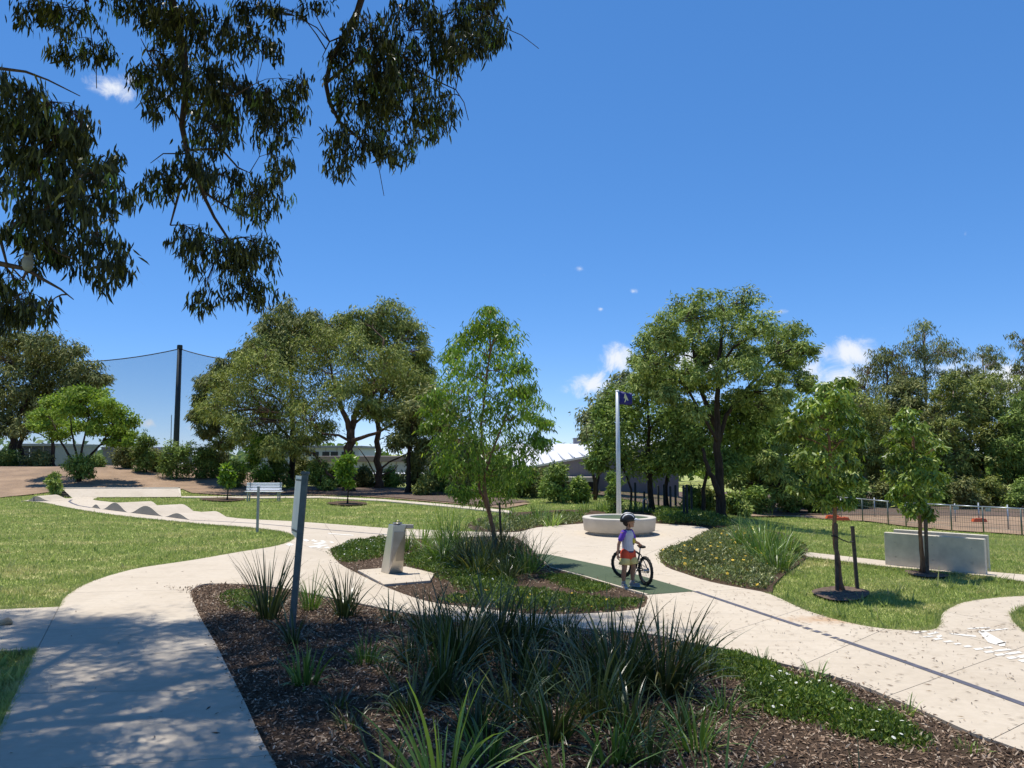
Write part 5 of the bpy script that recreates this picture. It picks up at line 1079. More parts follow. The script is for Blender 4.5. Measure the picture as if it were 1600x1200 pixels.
pb = G0(402, 832, -.045); po = thing('sign_post', 'grey metal post at the tip of the left lawn, left of the near sign', 'post', pb)
v = at(404, 761, pb.y)-pb; q = v.to_track_quat('Z', 'Y').to_matrix()
MB().box(v*.5, (.085, .06, v.length), M=q).build('post', 'galvanised', po, bevel=.01); MB().box(v+Vector((0,0,.006)), (.095, .07, .02), M=q).build('post_cap', 'grey_paint_post', po, bevel=.004)
# white bench
bA = G(388, 783); bB = G(433, 782); be = thing('park_bench', 'white slatted park bench on the far lawn', 'bench', (bA+bB)/2); mid_ = (bA+bB)/2
w_ = 1.72
for i, z in enumerate((.44,)*3): MB().box((.06, -.02-.14*i+.14, z), (w_, .12, .035)).build('seat_slat', 'white_paint', be, bevel=.006)
for i in range(3): MB().box((-.03, .22+.03*i, .54+.125*i), (w_*.98, .03, .105)).build('back_slat', 'white_paint', be, bevel=.006)
for s in (-1, 1):
    MB().bar((s*.72+.03, .18, .02), (s*.72+.03, .26, .86), .05, .05).build('back_post', 'galvanised', be)
    MB().bar((s*.72+.03, -.12, -.03), (s*.72+.03, -.12, .42), .05, .05).build('leg', 'galvanised', be)
    MB().bar((s*.72+.03, .17, -.03), (s*.72+.03, .17, .42), .05, .05).build('leg', 'galvanised', be)
    MB().bar((s*.72+.03, -.15, .40), (s*.72+.03, .24, .40), .04, .04).build('seat_rail', 'galvanised', be)
# the two low walls
for (P0, P1, zt0, lab) in (((1383,882.4),(1540.7,898),(1380.7,831.5),'front one of the two low grey concrete walls on the right lawn'), ((1398,875.8),(1545.5,889.5),(1396,827),'rear one of the two low grey concrete walls on the right lawn')):
    a = G0(*P0); c = G0(*P1); u = uvdir(a, c); n_ = Vector((-u.y, u.x, 0)); n_ = n_ if n_.y > 0 else -n_
    h = at(zt0[0], zt0[1], a.y).z; o = thing('concrete_wall', lab, 'wall', a, group='pair of low concrete walls'); Lw = (c-a).length; th = .11
    an = math.atan2(u.y, u.x)
    w0 = MB().box(u*Lw/2 + n_*th/2 + Vector((0,0,h/2-.02)), (Lw, th, h+.04), an).build('panel', 'precast_grey', o, bevel=.012)
    for uu in (.12, .5, .88):
        for zz in (.28, .72):
            MB().lathe([(.001,0),(.014,0),(.016,.006)], 10, u*Lw*uu - n_*.003 + Vector((0,0,h*zz)), (-n_).to_track_quat('Z', 'Y').to_matrix()).build('tie_hole', 'precast', o)
# dark posts between plaza and trees
posts = [(993,754,798),(1007,768,798),(1029,758,791),(1038,757,795),(1048,760,802),(1056,758,801),(1069,759,812),(1074,757,812),(1081,759,806)]
pl_ = ['leftmost of the dark posts, right of the flagpole','short dark post second from the flagpole','third dark post from the flagpole','fourth dark post from the flagpole','fifth dark post from the flagpole','sixth dark post from the flagpole','seventh dark post from the flagpole','dark post next to last in the row by the tall gum','last dark post of the row, nearest the tall gum trunk']
for (px, yt, yb), lab in zip(posts, pl_):
    g = G(px, yb); t_ = at(px, yt, g.y); h = t_.z-g.z; o = MB().lathe([(.045,-.1),(.043,h-.02),(.03,h),(.001,h+.005)], 10, (0,0,0)).build('timber_post', 'post_dark', None, True); o.location = g
    tag(o, lab, 'post', 'row of dark posts')
o = MB().tube([(0,0,-.05),(0,0,.42),(.05,0,.5),(.11,0,.5),(.16,0,.42),(.16,0,-.05)], .022, 8).build('bike_hoop', 'galvanised', None, True); o.location = G(1005, 800); tag(o, 'small grey steel hoop beside the second dark post', 'bike rack')
# low fence on the right
fx = [(1306,780,808.5),(1348,781.5,813.5),(1388,783,819),(1416,785,822),(1447,787,824.5),(1487,788.5,828),(1537,790.5,831.5),(1597,795,836),(1660,799,841)]
fl_ = ['first low fence panel, left behind the nearest staked tree','second low fence panel from the left','third low fence panel from the left','fourth low fence panel from the left, above the concrete walls','fifth low fence panel from the left, above the concrete walls','sixth low fence panel from the left, right of the smaller staked tree','seventh low fence panel from the left','last low fence panel, cut by the right edge']
for i in range(len(fx)-1):
    g0 = G(fx[i][0], fx[i][2]); g1 = G(fx[i+1][0], fx[i+1][2]); hh = .93
    o = thing('mesh_fence', fl_[i], 'fence', g0, group='low mesh fence panels'); v = g1-g0; Lf = v.length
    MB().tube([(0,0,-.1),(0,0,hh)], .028, 8).build('post', 'fence_green', o, True)
    MB().tube([(0,0,hh-.02), v+Vector((0,0,hh-.02))], .024, 8).build('top_rail', 'rail_galv', o, True)
    mb = MB()
    for k in range(1, 14): p_ = v*(k/14); mb.tube([p_+Vector((0,0,.03)), p_+Vector((0,0,hh-.03))], .005, 4, False)
    for k in range(1, 6): mb.tube([Vector((0,0,hh*k/6)), v+Vector((0,0,hh*k/6))], .005, 4, False)
    mb.build('mesh_infill', 'fence_green', o)
    if i in (5, 6, 7): MB().box(v*.04+Vector((.13,-.04,hh-.11)), (.20, .012, .15)).build('plate', 'plate_grey', o)
for (px, py, lab) in ((1301,810,'orange plastic barrier block left of the nearest staked trunk'),(1316,813,'orange plastic barrier block right of the nearest staked trunk'),(1530,815,'orange plastic barrier block seen through the mesh fence')):
    g = G(px, py); mb = MB(); w = .30
    mb.add([(-w,-.11,0),(w,-.11,0),(w,.11,0),(-w,.11,0),(-w*.8,-.08,.13),(w*.8,-.08,.13),(w*.8,.08,.13),(-w*.8,.08,.13)], [(3,2,1,0),(4,5,6,7),(0,1,5,4),(1,2,6,5),(2,3,7,6),(3,0,4,7)])
    for s in (-1, 1): mb.lathe([(.035,.13),(.035,.15),(.02,.15),(.02,.1)], 10, (s*.1,0,0))
    o = mb.build('orange_barrier_block', 'orange_plastic', bevel=.015); o.location = g; tag(o, lab, 'barrier block', 'orange barrier blocks')
# second line of fence posts and a gate frame further back
for i, (px, yt, yb, lab) in enumerate(((1314.5,779,808,'pale thin post of the back fence near the first staked trunk'),(1367,778,807,'pale thin post of the back fence between the staked trunks'),(1493,787,815,'pale thin post of the back fence above the rear wall'),(1530,786,815,'pale thin post of the back fence over the orange foot'),(1576,789,827,'pale thin post of the back fence near the right edge'))):
    g = G(px, yb); h = at(px, yt, g.y).z-g.z
    o = MB().tube([(0,0,-.1),(0,0,h)], .026, 8).build('back_fence', 'rail_galv', None, True); o.location = g; MB().lathe([(.03,h),(.001,h+.02)], 8).build('post_cap', 'plate_grey', o); tag(o, lab, 'post', 'back fence posts')
# stone on the side path and a fallen branch
o = MB(); o.ellipsoid((0,0,.035), (.085,.06,.05), 14, 9); rk = o.build('stone', 'rock', None, True); rk.location = G0(9, 976)
for v_ in rk.data.vertices: v_.co += Vector((math.sin(v_.co.y*60+v_.co.z*40), math.sin(v_.co.x*50), math.sin(v_.co.x*45+v_.co.y*30)))*.008
tag(rk, 'small tan stone lying on the side path at the left edge', 'stone')
a = G0(1322, 1103, .0); c = G0(1412, 1140, .0); mb = MB(); mb.tube([Vector((0,0,.05)), (c-a)*.3+Vector((.02,0,.075)), (c-a)*.65+Vector((0,.02,.06)), (c-a)+Vector((0,0,.02))], [.016,.02,.018,.01], 7)
o = mb.build('fallen_branch', 'bark_dark', None, True); o.location = a; tag(o, 'dark fallen branch lying across the white-daisy mat', 'branch')

# ================================================================== CHILD AND BICYCLE
def remeshed(mb, name, mat, parent, vox=.007, it=5):
    o = mb.build(name, mat, None); m_ = o.modifiers.new('r', 'REMESH'); m_.mode = 'VOXEL'; m_.voxel_size = vox; m_.use_smooth_shade = True
    s = o.modifiers.new('s', 'SMOOTH'); s.factor = .5; s.iterations = it
    dg = bpy.context.evaluated_depsgraph_get(); me = bpy.data.meshes.new_from_object(o.evaluated_get(dg)); old = o.data; o.modifiers.clear(); o.data = me; bpy.data.meshes.remove(old); me.name = name
    if parent: o.parent = parent
    return o
bk0 = G0(1009, 914.5, .006); hd = math.atan2(.94, -.33); cb_ = G0(982, 916.5, .006); sad = bk0 + Vector((math.cos(hd)*.10, math.sin(hd)*.10, .645)) - cb_; ch = thing('person', 'child in cycle helmet, purple-sleeved shirt and red-yellow shorts standing by a bicycle', 'person', cb_)
V3 = Vector
RS, LS = V3((-.095,-.075,.885)), V3((.075,.085,.885))
RE, RW, RH = V3((-.165,-.075,.70)), V3((-.185,-.105,.535)), V3((-.185,-.115,.49))
LE = V3((.135,.10,.725)); LH = sad + V3((-.035,-.02,.01)); LW = LE.lerp(LH, .72) + V3((0,0,.015))
rh, lh = V3((-.055,-.04,.55)), V3((.055,.045,.55)); rk_, lk = V3((-.075,-.075,.30)), V3((.09,.01,.305)); ra, la = V3((-.085,-.045,.06)), V3((.075,.03,.06))
mb = MB()
mb.capsule((0,0,.60), .085, (-.005,.005,.84), .092).capsule(RS, .03, LS, .03).capsule(rh, .066, lh, .066).capsule((-.002,.002,.86), .042, (.012,.0,.99), .038)
mb.ellipsoid((.018,.0,1.075), (.083,.072,.098)); mb.ellipsoid((.05,-.002,1.03), (.05,.048,.055))
mb.ellipsoid((.105,-.003,1.06), (.017,.012,.016)); mb.ellipsoid((.085,-.003,1.09), (.02,.03,.012)); mb.ellipsoid((.1,-.003,1.028), (.012,.02,.006)); mb.ellipsoid((.097,-.003,1.014), (.011,.017,.006)); mb.ellipsoid((.085,0,.99), (.02,.024,.016))
for s in (-1, 1): mb.ellipsoid((.005, s*.074, 1.06), (.016,.01,.025))
for (a, e, w, h, sgn) in ((RS, RE, RW, RH, -1), (LS, LE, LW, LH, 1)):
    mb.capsule(a-V3((0,0,.01)), .031, e, .027).capsule(e, .027, w, .02)
    mb.ellipsoid((w+h)/2-V3((0,0,.012)), (.022,.026,.034))
    d_ = (h-w).normalized(); side = V3((.55*-sgn*0+.3,.95,0)).normalized() if sgn < 0 else V3((.5,.86,0)).normalized(); curl = V3((.8,-.3,0)).normalized()
    for k, (off, ln) in enumerate(((-.021,.040),(-.007,.046),(.007,.043),(.021,.034))):
        b0 = h+side*off+d_*.005; b1 = b0+d_*ln*.5+curl*.004; b2 = b1+d_*ln*.4+curl*.016
        mb.capsule(b0, .0075, b1, .007, 8, 3).capsule(b1, .007, b2, .006, 8, 3)
    tb = (w+h)/2+curl*.018; mb.capsule(tb, .009, tb+curl*.014+d_*.022, .0075, 8, 3).capsule(tb+curl*.014+d_*.022, .0075, tb+curl*.012+d_*.042, .006, 8, 3)
for (h, k, a) in ((rh, rk_, ra), (lh, lk, la)):
    mb.capsule(h, .068, k, .042).capsule(k, .043, k.lerp(a, .35)+V3((-.008,.012,0)), .041).capsule(k.lerp(a, .35)+V3((-.008,.012,0)), .041, a, .027)
mb.capsule(ra, .028, ra+V3((.02,-.05,-.035)), .022).capsule(la, .028, la+V3((.06,-.03,-.035)), .022)
remeshed(mb, 'body', 'skin', ch, .006, 4)
mb = MB(); mb.capsule((0,0,.625), .098, (-.005,.005,.845), .103).capsule(RS*.72+V3((0,0,.245)), .05, LS*.72+V3((0,0,.245)), .05).capsule((0,0,.60), .099, (0,0,.70), .096)
remeshed(mb, 'shirt', 'shirt_grey', ch, .007, 5)
for a, e in ((RS, RE), (LS, LE)):
    mb = MB(); mb.capsule(a.lerp(V3((0,0,.88)), .25)+V3((0,0,.008)), .052, a.lerp(e, .55), .043); remeshed(mb, 'sleeve', 'sleeve_purple', ch, .007, 4)
MB().lathe([(.052,0),(.056,.006),(.05,.012),(.044,.008)], 20, (.006,.0,.928)).build('collar', 'navy', ch, True)
n3 = V3((.62,-.78,0)); 
mb = MB(); mb.ellipsoid(V3((0,0,.755))+n3*.094+V3((.03,.02,0)), (.03,.016,.05), 12, 7); mb.build('shirt_print', 'print_yellow', ch, True)
MB().ellipsoid(V3((0,0,.705))+n3*.094+V3((.03,.02,0)), (.018,.012,.014), 10, 6).build('shirt_print', 'navy', ch, True)
mb = MB(); mb.capsule((0,0,.555), .094, (0,0,.60), .098); remeshed(mb, 'waistband', 'navy', ch, .007, 4)
mb = MB(); mb.capsule((0,0,.525), .100, (0,0,.545), .099).capsule(rh, .083, rh.lerp(rk_, .32), .08).capsule(lh, .083, lh.lerp(lk, .32), .08); remeshed(mb, 'shorts', 'red_cloth', ch, .007, 4)
for h, k in ((rh, rk_), (lh, lk)):
    d_ = (k-h).normalized(); q = d_.to_track_quat('Z', 'Y').to_matrix(); mb = MB()
    mb.lathe([(.079,.085),(.086,.10),(.089,.19),(.084,.192),(.06,.14)], 20, h, q); mb.build('shorts_leg', 'yellow_cloth', ch, True)
for a, t_ in ((ra, V3((.03,-.095,0))), (la, V3((.11,-.045,0)))):
    mb = MB(); f0 = V3((a.x, a.y, .035))-t_*.2; mb.capsule(f0, .034, f0+t_*1.0+V3((0,0,-.006)), .029).capsule(V3((a.x, a.y, .085)), .035, f0+V3((0,0,.01)), .034); s_ = remeshed(mb, 'shoe', 'shoe', ch, .006, 3)
    for v_ in s_.data.vertices: v_.co.z = max(v_.co.z, .004)
    c_ = f0+t_*.5; MB().box((c_.x, c_.y, .008), (t_.length+.062, .06, .016), math.atan2(t_.y, t_.x)).build('sole', 'sole', s_, bevel=.006)
hm = MB()
for i in range(9):
    for j in range(20): pass
prof = [(.001,.098),(.05,.09),(.085,.06),(.1,.02),(.103,-.01),(.094,-.018)]
hq = Matrix.Rotation(R(-6), 3, 'Y') @ Matrix.Diagonal(V3((1.2,.93,1.08)))
he = MB().lathe(prof, 28, (.005,0,1.10), hq).build('helmet', 'helmet_black', ch, True); md = he.modifiers.new('s', 'SOLIDIFY'); md.thickness = .012; md.offset = -1
for k in (-1, 0, 1):                       # pale ridges between the vents
    q_ = math.sqrt(1-(k*.6)**2); pts = [V3((.005,0,1.10)) + hq @ V3((math.cos(a)*.104*q_, k*.064, math.sin(a)*.099*q_+.001)) for a in np.linspace(.2, 2.9, 10)]
    MB().tube(pts, [.006,.014,.018,.018,.018,.018,.018,.016,.014,.006], 6).build('helmet_ridge', 'helmet_white', he, True)
vs = []
for j in range(9):
    a = (j-4)/4*1.05; vs += [V3((.005+.118*math.cos(a)*1.0, .094*math.sin(a), 1.135)), V3((.005+(.118+.095*math.cos(a*1.35))*math.cos(a), .097*math.sin(a), 1.100))]
vz = MB().add(vs, [(2*j, 2*j+1, 2*j+3, 2*j+2) for j in range(8)]).build('visor', 'helmet_white', he, True); md = vz.modifiers.new('s', 'SOLIDIFY'); md.thickness = .008
for s in (-1, 1): MB().tube([(.0, s*.083, 1.09), (.02, s*.07, 1.02), (.035, s*.02, .972)], .005, 5).build('chin_strap', 'strap_black', he)
for s in (-1, 1): MB().ellipsoid((.089, s*.028-.002, 1.078), (.006,.010,.005), 10, 6).build('eye', 'hair', ch, True)
mb = MB(); mb.ellipsoid((-.012,0,1.07), (.075,.072,.085)); remeshed(mb, 'hair', 'hair', ch, .008, 3)

bi = thing('bicycle', 'black children\'s bicycle standing behind the child', 'bicycle', bk0, hd)
WR = .24; WB = .86; rx_ = Matrix.Rotation(R(90), 3, 'X')
def wheel(x, steer, lab):
    w = bpy.data.objects.new('wheel', None); COL.objects.link(w); w.parent = bi; w.location = (x, 0, WR); w.rotation_euler = (0, 0, steer)
    tp_ = [V3((math.cos(a)*(WR-.024), 0, math.sin(a)*(WR-.024))) for a in np.linspace(0, 2*math.pi, 41)]
    MB().tube(tp_, .024, 10, False).build('tyre', 'tyre', w, True)
    mb = MB()
    for k in range(60):                    # tread knobs
        a = 2*math.pi*k/60; mb.box((math.cos(a)*(WR-.001), ((k % 3)-1)*.012, math.sin(a)*(WR-.001)), (.008, .012, .012), M=Matrix.Rotation(-a, 3, 'Y'))
    mb.build('tread', 'tyre', w)['kind'] = 'stuff'
    MB().lathe([(WR-.058,-.011),(WR-.044,-.013),(WR-.044,.013),(WR-.058,.011),(WR-.058,-.011)], 40, (0,0,0), rx_).build('rim', 'rim_paint', w, True)
    mb = MB()
    for k in range(20):
        a = 2*math.pi*k/20; s = .018 if k % 2 else -.018; mb.tube([(math.cos(a+.35)*.016, s, math.sin(a+.35)*.016), (math.cos(a)*(WR-.055), 0, math.sin(a)*(WR-.055))], .0016, 4, False)
    mb.build('spokes', 'alloy', w)
    MB().lathe([(.001,-.045),(.01,-.045),(.018,-.02),(.014,0),(.018,.02),(.01,.045),(.001,.045)], 14, (0,0,0), rx_).build('hub', 'alloy', w, True)
wheel(0, 0, ''); wheel(WB, R(24), '')
bb_, sc, hl, hu = (.33,0,.25), (.20,0,.49), (.70,0,.50), (.68,0,.60)
MB().tube([bb_, hl], .019, 10).tube([sc, hu], .017, 10).tube([bb_, sc], .016, 10).tube([hl, hu], .02, 10).build('frame', 'bike_paint', bi, True)
mb = MB()
for s in (-1, 1): mb.tube([(bb_[0], s*.03, bb_[2]), (0, s*.055, WR)], .009, 8).tube([(sc[0], s*.02, sc[2]), (0, s*.055, WR)], .008, 8)
mb.build('rear_stays', 'bike_paint', bi, True)
mb = MB()
for s in (-1, 1): mb.tube([(.71, s*.045, .47), (.76, s*.05, .40), (WB, s*.05, WR)], .012, 8)
mb.tube([(.71,-.05,.47), (.71,.05,.47)], .016, 8); mb.build('fork', 'bike_paint', bi, True)
MB().tube([sc, (.175,0,.60)], .012, 8).build('seat_post', 'alloy', bi, True)
mb = MB(); mb.ellipsoid((.11,0,.625), (.085,.065,.026)); mb.capsule((.14,0,.628), .03, (.26,0,.63), .016); remeshed(mb, 'saddle', 'tyre', bi, .008, 4)
MB().tube([hu, (.66,0,.68)], .015, 8).build('stem', 'bike_paint', bi, True)
ct, st_ = math.cos(R(24)), math.sin(R(24))
hbp = lambda x, y, z: (.66+x*ct-y*st_, x*st_+y*ct, z)
hb = MB().tube([hbp(-.06,-.26,.74), hbp(-.02,-.15,.745), hbp(.0,-.05,.69), hbp(.0,.05,.69), hbp(-.02,.15,.745), hbp(-.06,.26,.74)], .011, 8).build('handlebar', 'alloy', bi, True)
for s in (-1, 1): MB().tube([hbp(-.06,s*.26,.74), hbp(-.035,s*.18,.744)], .017, 8).build('grip', 'tyre', hb, True)
mb = MB(); mb.lathe([(.05,-.003),(.075,-.003),(.075,.003),(.05,.003)], 24, (bb_[0], -.045, bb_[2]), rx_); cr = mb.build('chainring', 'alloy', bi, True)
for s, an in ((-1, -.6), (1, 2.54)):
    e = (bb_[0]+.13*math.cos(an), s*.07, bb_[2]+.13*math.sin(an)); c_ = MB().bar((bb_[0], s*.065, bb_[2]), e, .014, .02).build('crank', 'alloy', bi); MB().box((e[0], s*.11, e[2]), (.08, .07, .02)).build('pedal', 'tyre', c_)
mb = MB(); mb.tube([(bb_[0], -.045, bb_[2]+.075), (0, -.045, WR+.04)], .005, 5).tube([(bb_[0], -.045, bb_[2]-.075), (0, -.045, WR-.04)], .005, 5); mb.build('chain', 'tyre', bi)
MB().lathe([(.02,-.006),(.045,-.004),(.045,.004),(.02,.006)], 20, (0,-.045,WR), rx_).build('rear_sprocket', 'alloy', bi, True)
MB().tube([(.22,.03,.26), (.19,.17,0.0)], .008, 6).build('kickstand', 'alloy', bi, True)

# ================================================================== PLANTING
def tussock(name, label, base, h, n, mat, seed, width=.009, spread=.10, tilt=.38, bend=1.2, group=None, parts=False, cat='grass plant', lean=0.0):
    r = np.random.default_rng(seed); o = thing(name, label, cat, base, group=group)
    a = r.uniform(0, 6.283, n); t = np.abs(r.normal(size=n))*tilt+.04; Ln = h*r.uniform(.55, 1.12, n); rad = spread*np.sqrt(r.uniform(0, 1, n))
    Pn = np.stack([np.cos(a)*rad, np.sin(a)*rad, np.full(n, -.02)], 1); out = np.stack([np.cos(a+r.normal(size=n)*.3), np.sin(a+r.normal(size=n)*.3), np.zeros(n)], 1)
    bd = bend*r.uniform(.3, 1.3, n)*(.35+t); K = 6; st = []; wd = width*r.uniform(.5, 1.35, n); Ln = Ln*np.where(r.uniform(size=n) < .25, r.uniform(.4, .8, n), 1); bd = bd*np.where(r.uniform(size=n) < .15, 2.0, 1); tw = r.normal(size=n)*.7
    sd0 = np.stack([-np.sin(a), np.cos(a), np.zeros(n)], 1); sd = sd0*np.cos(tw)[:, None] + out*np.sin(tw)[:, None]
    p = Pn.copy()
    prof = [.55, .95, 1.0, .9, .7, .42, .05]
    for k in range(K+1):
        st.append((p-sd*(wd*prof[k])[:, None]*.5, p+sd*(wd*prof[k])[:, None]*.5))
        s = (k+.5)/K; ang = np.minimum(t+bd*s**1.6, 2.6)
        p = p + (out*np.sin(ang)[:, None] + np.array([0, 0, 1])*np.cos(ang)[:, None])*(Ln/K)[:, None]
        p[:, 2] = np.maximum(p[:, 2], .005)
    V = np.stack([q for pr in st for q in pr], 1)      # n, 2(K+1), 3
    m_ = 2*(K+1); qd = np.array([(2*k, 2*k+1, 2*k+3, 2*k+2) for k in range(K)])
    if parts:
        for i in range(n): np_mesh('leaf', V[i], qd, mat, o)
    else:
        np_mesh('blades', V.reshape(-1, 3), ((np.arange(n)*m_)[:, None, None]+qd[None]).reshape(-1, 4), mat, o)
    return o
GT = 'strappy grass plants in the beds'
near = [ # px, py base, top py, n, material, width, label
 (418,972,862,70,'blade_dark',.011,.32,.9,'tall dark strappy plant left of the leaning sign post'),
 (485,955,888,70,'blade_mid',.008,.3,.9,'upright strappy plant just right of the leaning sign post'),
 (540,966,886,85,'blade_dark',.010,.36,1.2,'dark arching strappy plant, second right of the sign post'),
 (612,975,920,46,'blade_dark',.009,.5,1.5,'thin open strappy plant in line with the fountain'),
 (668,1010,912,90,'blade_dark',.010,.42,1.1,'dark strappy plant at the left of the big central clump'),
 (715,1045,905,150,'blade_dark',.011,.36,1.1,'largest dark strappy plant of the central clump, left half'),
 (775,1020,893,150,'blade_dark',.011,.34,1.1,'tall dark strappy plant in the middle of the central clump'),
 (832,1010,905,110,'blade_dark',.010,.42,1.2,'dark strappy plant at the right of the central clump'),
 (690,1095,960,90,'blade_dark',.010,.36,1.1,'dark strappy plant in front of the central clump'),
 (905,1050,945,100,'blade_dark',.010,.42,1.1,'dark strappy plant left in the right-hand clump'),
 (965,1085,935,150,'blade_dark',.011,.36,1.0,'tall dark strappy plant heading the right-hand clump'),
 (1035,1085,945,170,'blade_dark',.011,.48,1.0,'widest dark strappy plant, its blades reaching over the right path'),
 (930,1130,1000,80,'blade_dark',.010,.36,1.1,'dark strappy plant at the near foot of the right-hand clump'),
 (1130,1120,1060,50,'blade_mid',.010,.55,1.4,'green strappy plant tucked left of the dense daisy mat'),
 (1090,1175,1090,60,'blade_mid',.010,.5,1.3,'green strappy plant low at the right of the bed'),
 (960,1195,1100,60,'blade_mid',.011,.5,1.3,'green strappy plant near the bottom, right of centre'),
 (760,1195,1105,60,'blade_mid',.011,.5,1.3,'green strappy plant near the bottom, just right of the nearest plant'),
 (1100,1060,1000,60,'blade_dark',.009,.55,1.4,'low dark strappy plant beside the daisy mats'),
 (478,1072,1000,55,'blade_mid',.012,.5,1.4,'green spreading strappy plant under the sign post'),
 (572,1040,985,70,'blade_mid',.009,.5,1.4,'small bright strappy plant left of the central clump'),
 (604,1058,1012,26,'blade_dark',.008,.5,1.4,'tiny dark strappy plant beside the small bright one'),
 (524,1110,1070,50,'blade_dark',.009,.5,1.4,'small dark tuft alone on the near left mulch'),
 (548,1142,1098,40,'blade_dark',.009,.5,1.4,'small dark tuft right of the lone tuft on the near mulch'),
 (800,1130,1010,70,'blade_dark',.010,.40,1.2,'dark strappy plant between the two large clumps'),
 (850,1090,975,80,'blade_dark',.010,.40,1.2,'dark strappy plant filling the middle of the bed'),
 (640,1120,1020,60,'blade_dark',.010,.45,1.2,'dark strappy plant left of the front of the central clump'),
 (745,1150,1050,70,'blade_dark',.010,.45,1.2,'dark strappy plant just behind the nearest light green plant'),
 (860,1160,1040,80,'blade_dark',.010,.45,1.2,'dark strappy plant low in the centre, behind the bottom edge plants'),
 (985,1150,1050,80,'blade_dark',.010,.42,1.2,'dark strappy plant in the gap below the right-hand clump'),
 (1065,1140,1060,60,'blade_dark',.010,.5,1.3,'dark strappy plant left of the dense daisy mat'),
 (810,1060,950,100,'blade_dark',.010,.40,1.2,'dark strappy plant joining the two large clumps'),
 (640,1040,960,60,'blade_dark',.009,.5,1.3,'open dark plant at the left foot of the central clump'),
 (880,1000,920,70,'blade_dark',.009,.45,1.2,'dark strappy plant at the back between the clumps'),
 (1085,1030,965,80,'blade_dark',.009,.5,1.2,'dark strappy plant at the path edge, back of the right-hand clump'),
 (460,1010,945,40,'blade_dark',.009,.5,1.3,'small dark plant at the foot of the sign post'),
 (1190,1046,1012,40,'blade_mid',.008,.6,1.4,'small green tuft at the path edge left of the daisy mats'),
 (1272,1064,1028,44,'blade_mid',.008,.6,1.4,'small green tuft at the path edge above the daisy mat'),
 (1412,1120,1085,40,'blade_light',.007,.6,1.2,'small light tuft at the path edge right of the daisy mat'),
 (1515,1178,1150,34,'blade_light',.007,.5,1.0,'smallest light tuft near the lower right corner'),
]
for i, (px, yb, yt, n, mt, w, tl_, bn, lab) in enumerate(near):
    g = G0(px, yb, -.05); h = (at(px, yt, g.y).z-g.z)*1.12
    tussock('strappy_plant', lab, g, h, int(n*1.25), mt, 300+i, w*1.75, spread=.06+.0011*n*.8, tilt=tl_*1.12, bend=bn*1.25, group=GT)
# nearest broad-leaved plants: every leaf its own part
for i, (px, yb, yt, n, mt, w, tl_, bn, lab) in enumerate(((690,1260,1055,52,'blade_light',.017,.42,1.0,'nearest light green broad-bladed plant at the bottom centre'), (885,1290,1085,30,'blade_mid',.015,.5,1.1,'broad-bladed plant cut by the bottom edge, right of centre'), (600,1250,1120,26,'blade_dark',.014,.5,1.2,'dark broad-bladed plant at the bottom edge, left of centre'), (1120,1300,1120,34,'blade_mid',.014,.55,1.1,'open broad-bladed plant at the bottom edge under the daisy mats'), (1010,1200,1085,40,'blade_dark',.012,.45,1.1,'dark broad-bladed plant right of the bottom centre'), (1350,1290,1165,26,'blade_dark',.012,.5,1.0,'dark broad-bladed plant at the bottom right edge'))):
    g = G0(px, yb, -.05); h = (at(px, yt, g.y).z-g.z)*1.12
    tussock('broad_leaf_plant', lab, g, h, n, mt, 360+i, w*1.3, spread=.09, tilt=tl_, bend=bn, group='broad-bladed plants at the bottom edge', parts=True)
mids = [(698,862,795,130,'blade_light','tall light green grass plant right of the fountain'),(660,858,812,70,'blade_light','light green grass plant closest behind the fountain'),(635,862,828,40,'blade_mid','small grass plant between fountain and light grasses'),
        (690,885,835,120,'blade_mid','grass plant left of the young gum trunk, in front'),(730,892,828,150,'blade_dark','dark arching grass plant left of the young gum trunk'),(765,898,838,150,'blade_dark','dark arching grass plant at the young gum trunk'),(752,878,828,110,'blade_dark','dark grass plant behind the young gum trunk'),(800,890,830,140,'blade_dark','dark arching grass plant right of the young gum stake'),(715,872,815,120,'blade_mid','green grass plant behind the left of the young gum trunk'),(780,868,822,120,'blade_dark','dark grass plant behind the right of the young gum trunk'),(745,905,850,110,'blade_dark','dark grass plant nearest in front of the young gum trunk'),(790,908,862,90,'blade_dark','dark grass plant in front of the young gum stake'),(822,898,845,70,'blade_mid','upright green grass plant at the left end of the green lane'),(838,888,840,60,'blade_mid','grass plant bending over the start of the green lane')]
for i, (px, yb, yt, n, mt, lab) in enumerate(mids):
    g = G0(px, yb, -.04); h = (at(px, yt, g.y).z-g.z)*1.4
    tussock('grass_plant', lab, g, h, int(n*1.6), mt, 400+i, .016, spread=.16, tilt=.5, bend=1.5, group='grass plants of the middle bed')
rb = [(1195,878,808,190,'blade_mid','largest strappy plant of the yellow-flower bed'),(1228,868,815,150,'blade_mid','strappy plant at the right end of the yellow-flower bed'),(1160,858,812,130,'blade_mid','strappy plant at the back left of the yellow-flower bed'),(1215,892,838,120,'blade_mid','strappy plant at the front right of the yellow-flower bed'),(1190,850,806,110,'blade_light','light strappy plant behind the largest one of the yellow-flower bed')]
for i, (px, yb, yt, n, mt, lab) in enumerate(rb):
    g = G0(px, yb, -.03); h = (at(px, yt, g.y).z-g.z)*1.25
    tussock('strappy_plant', lab, g, h, n, mt, 430+i, .017, spread=.22, tilt=.55, bend=1.5, group='strappy plants of the yellow-flower bed')
r0_ = np.random.default_rng(5)
used_l = {}
ORD = ['first', 'second', 'third', 'fourth', 'fifth', 'sixth', 'seventh', 'eighth', 'ninth', 'tenth', 'eleventh', 'twelfth', 'thirteenth', 'fourteenth', 'fifteenth', 'sixteenth', 'seventeenth', 'eighteenth', 'nineteenth', 'twentieth']
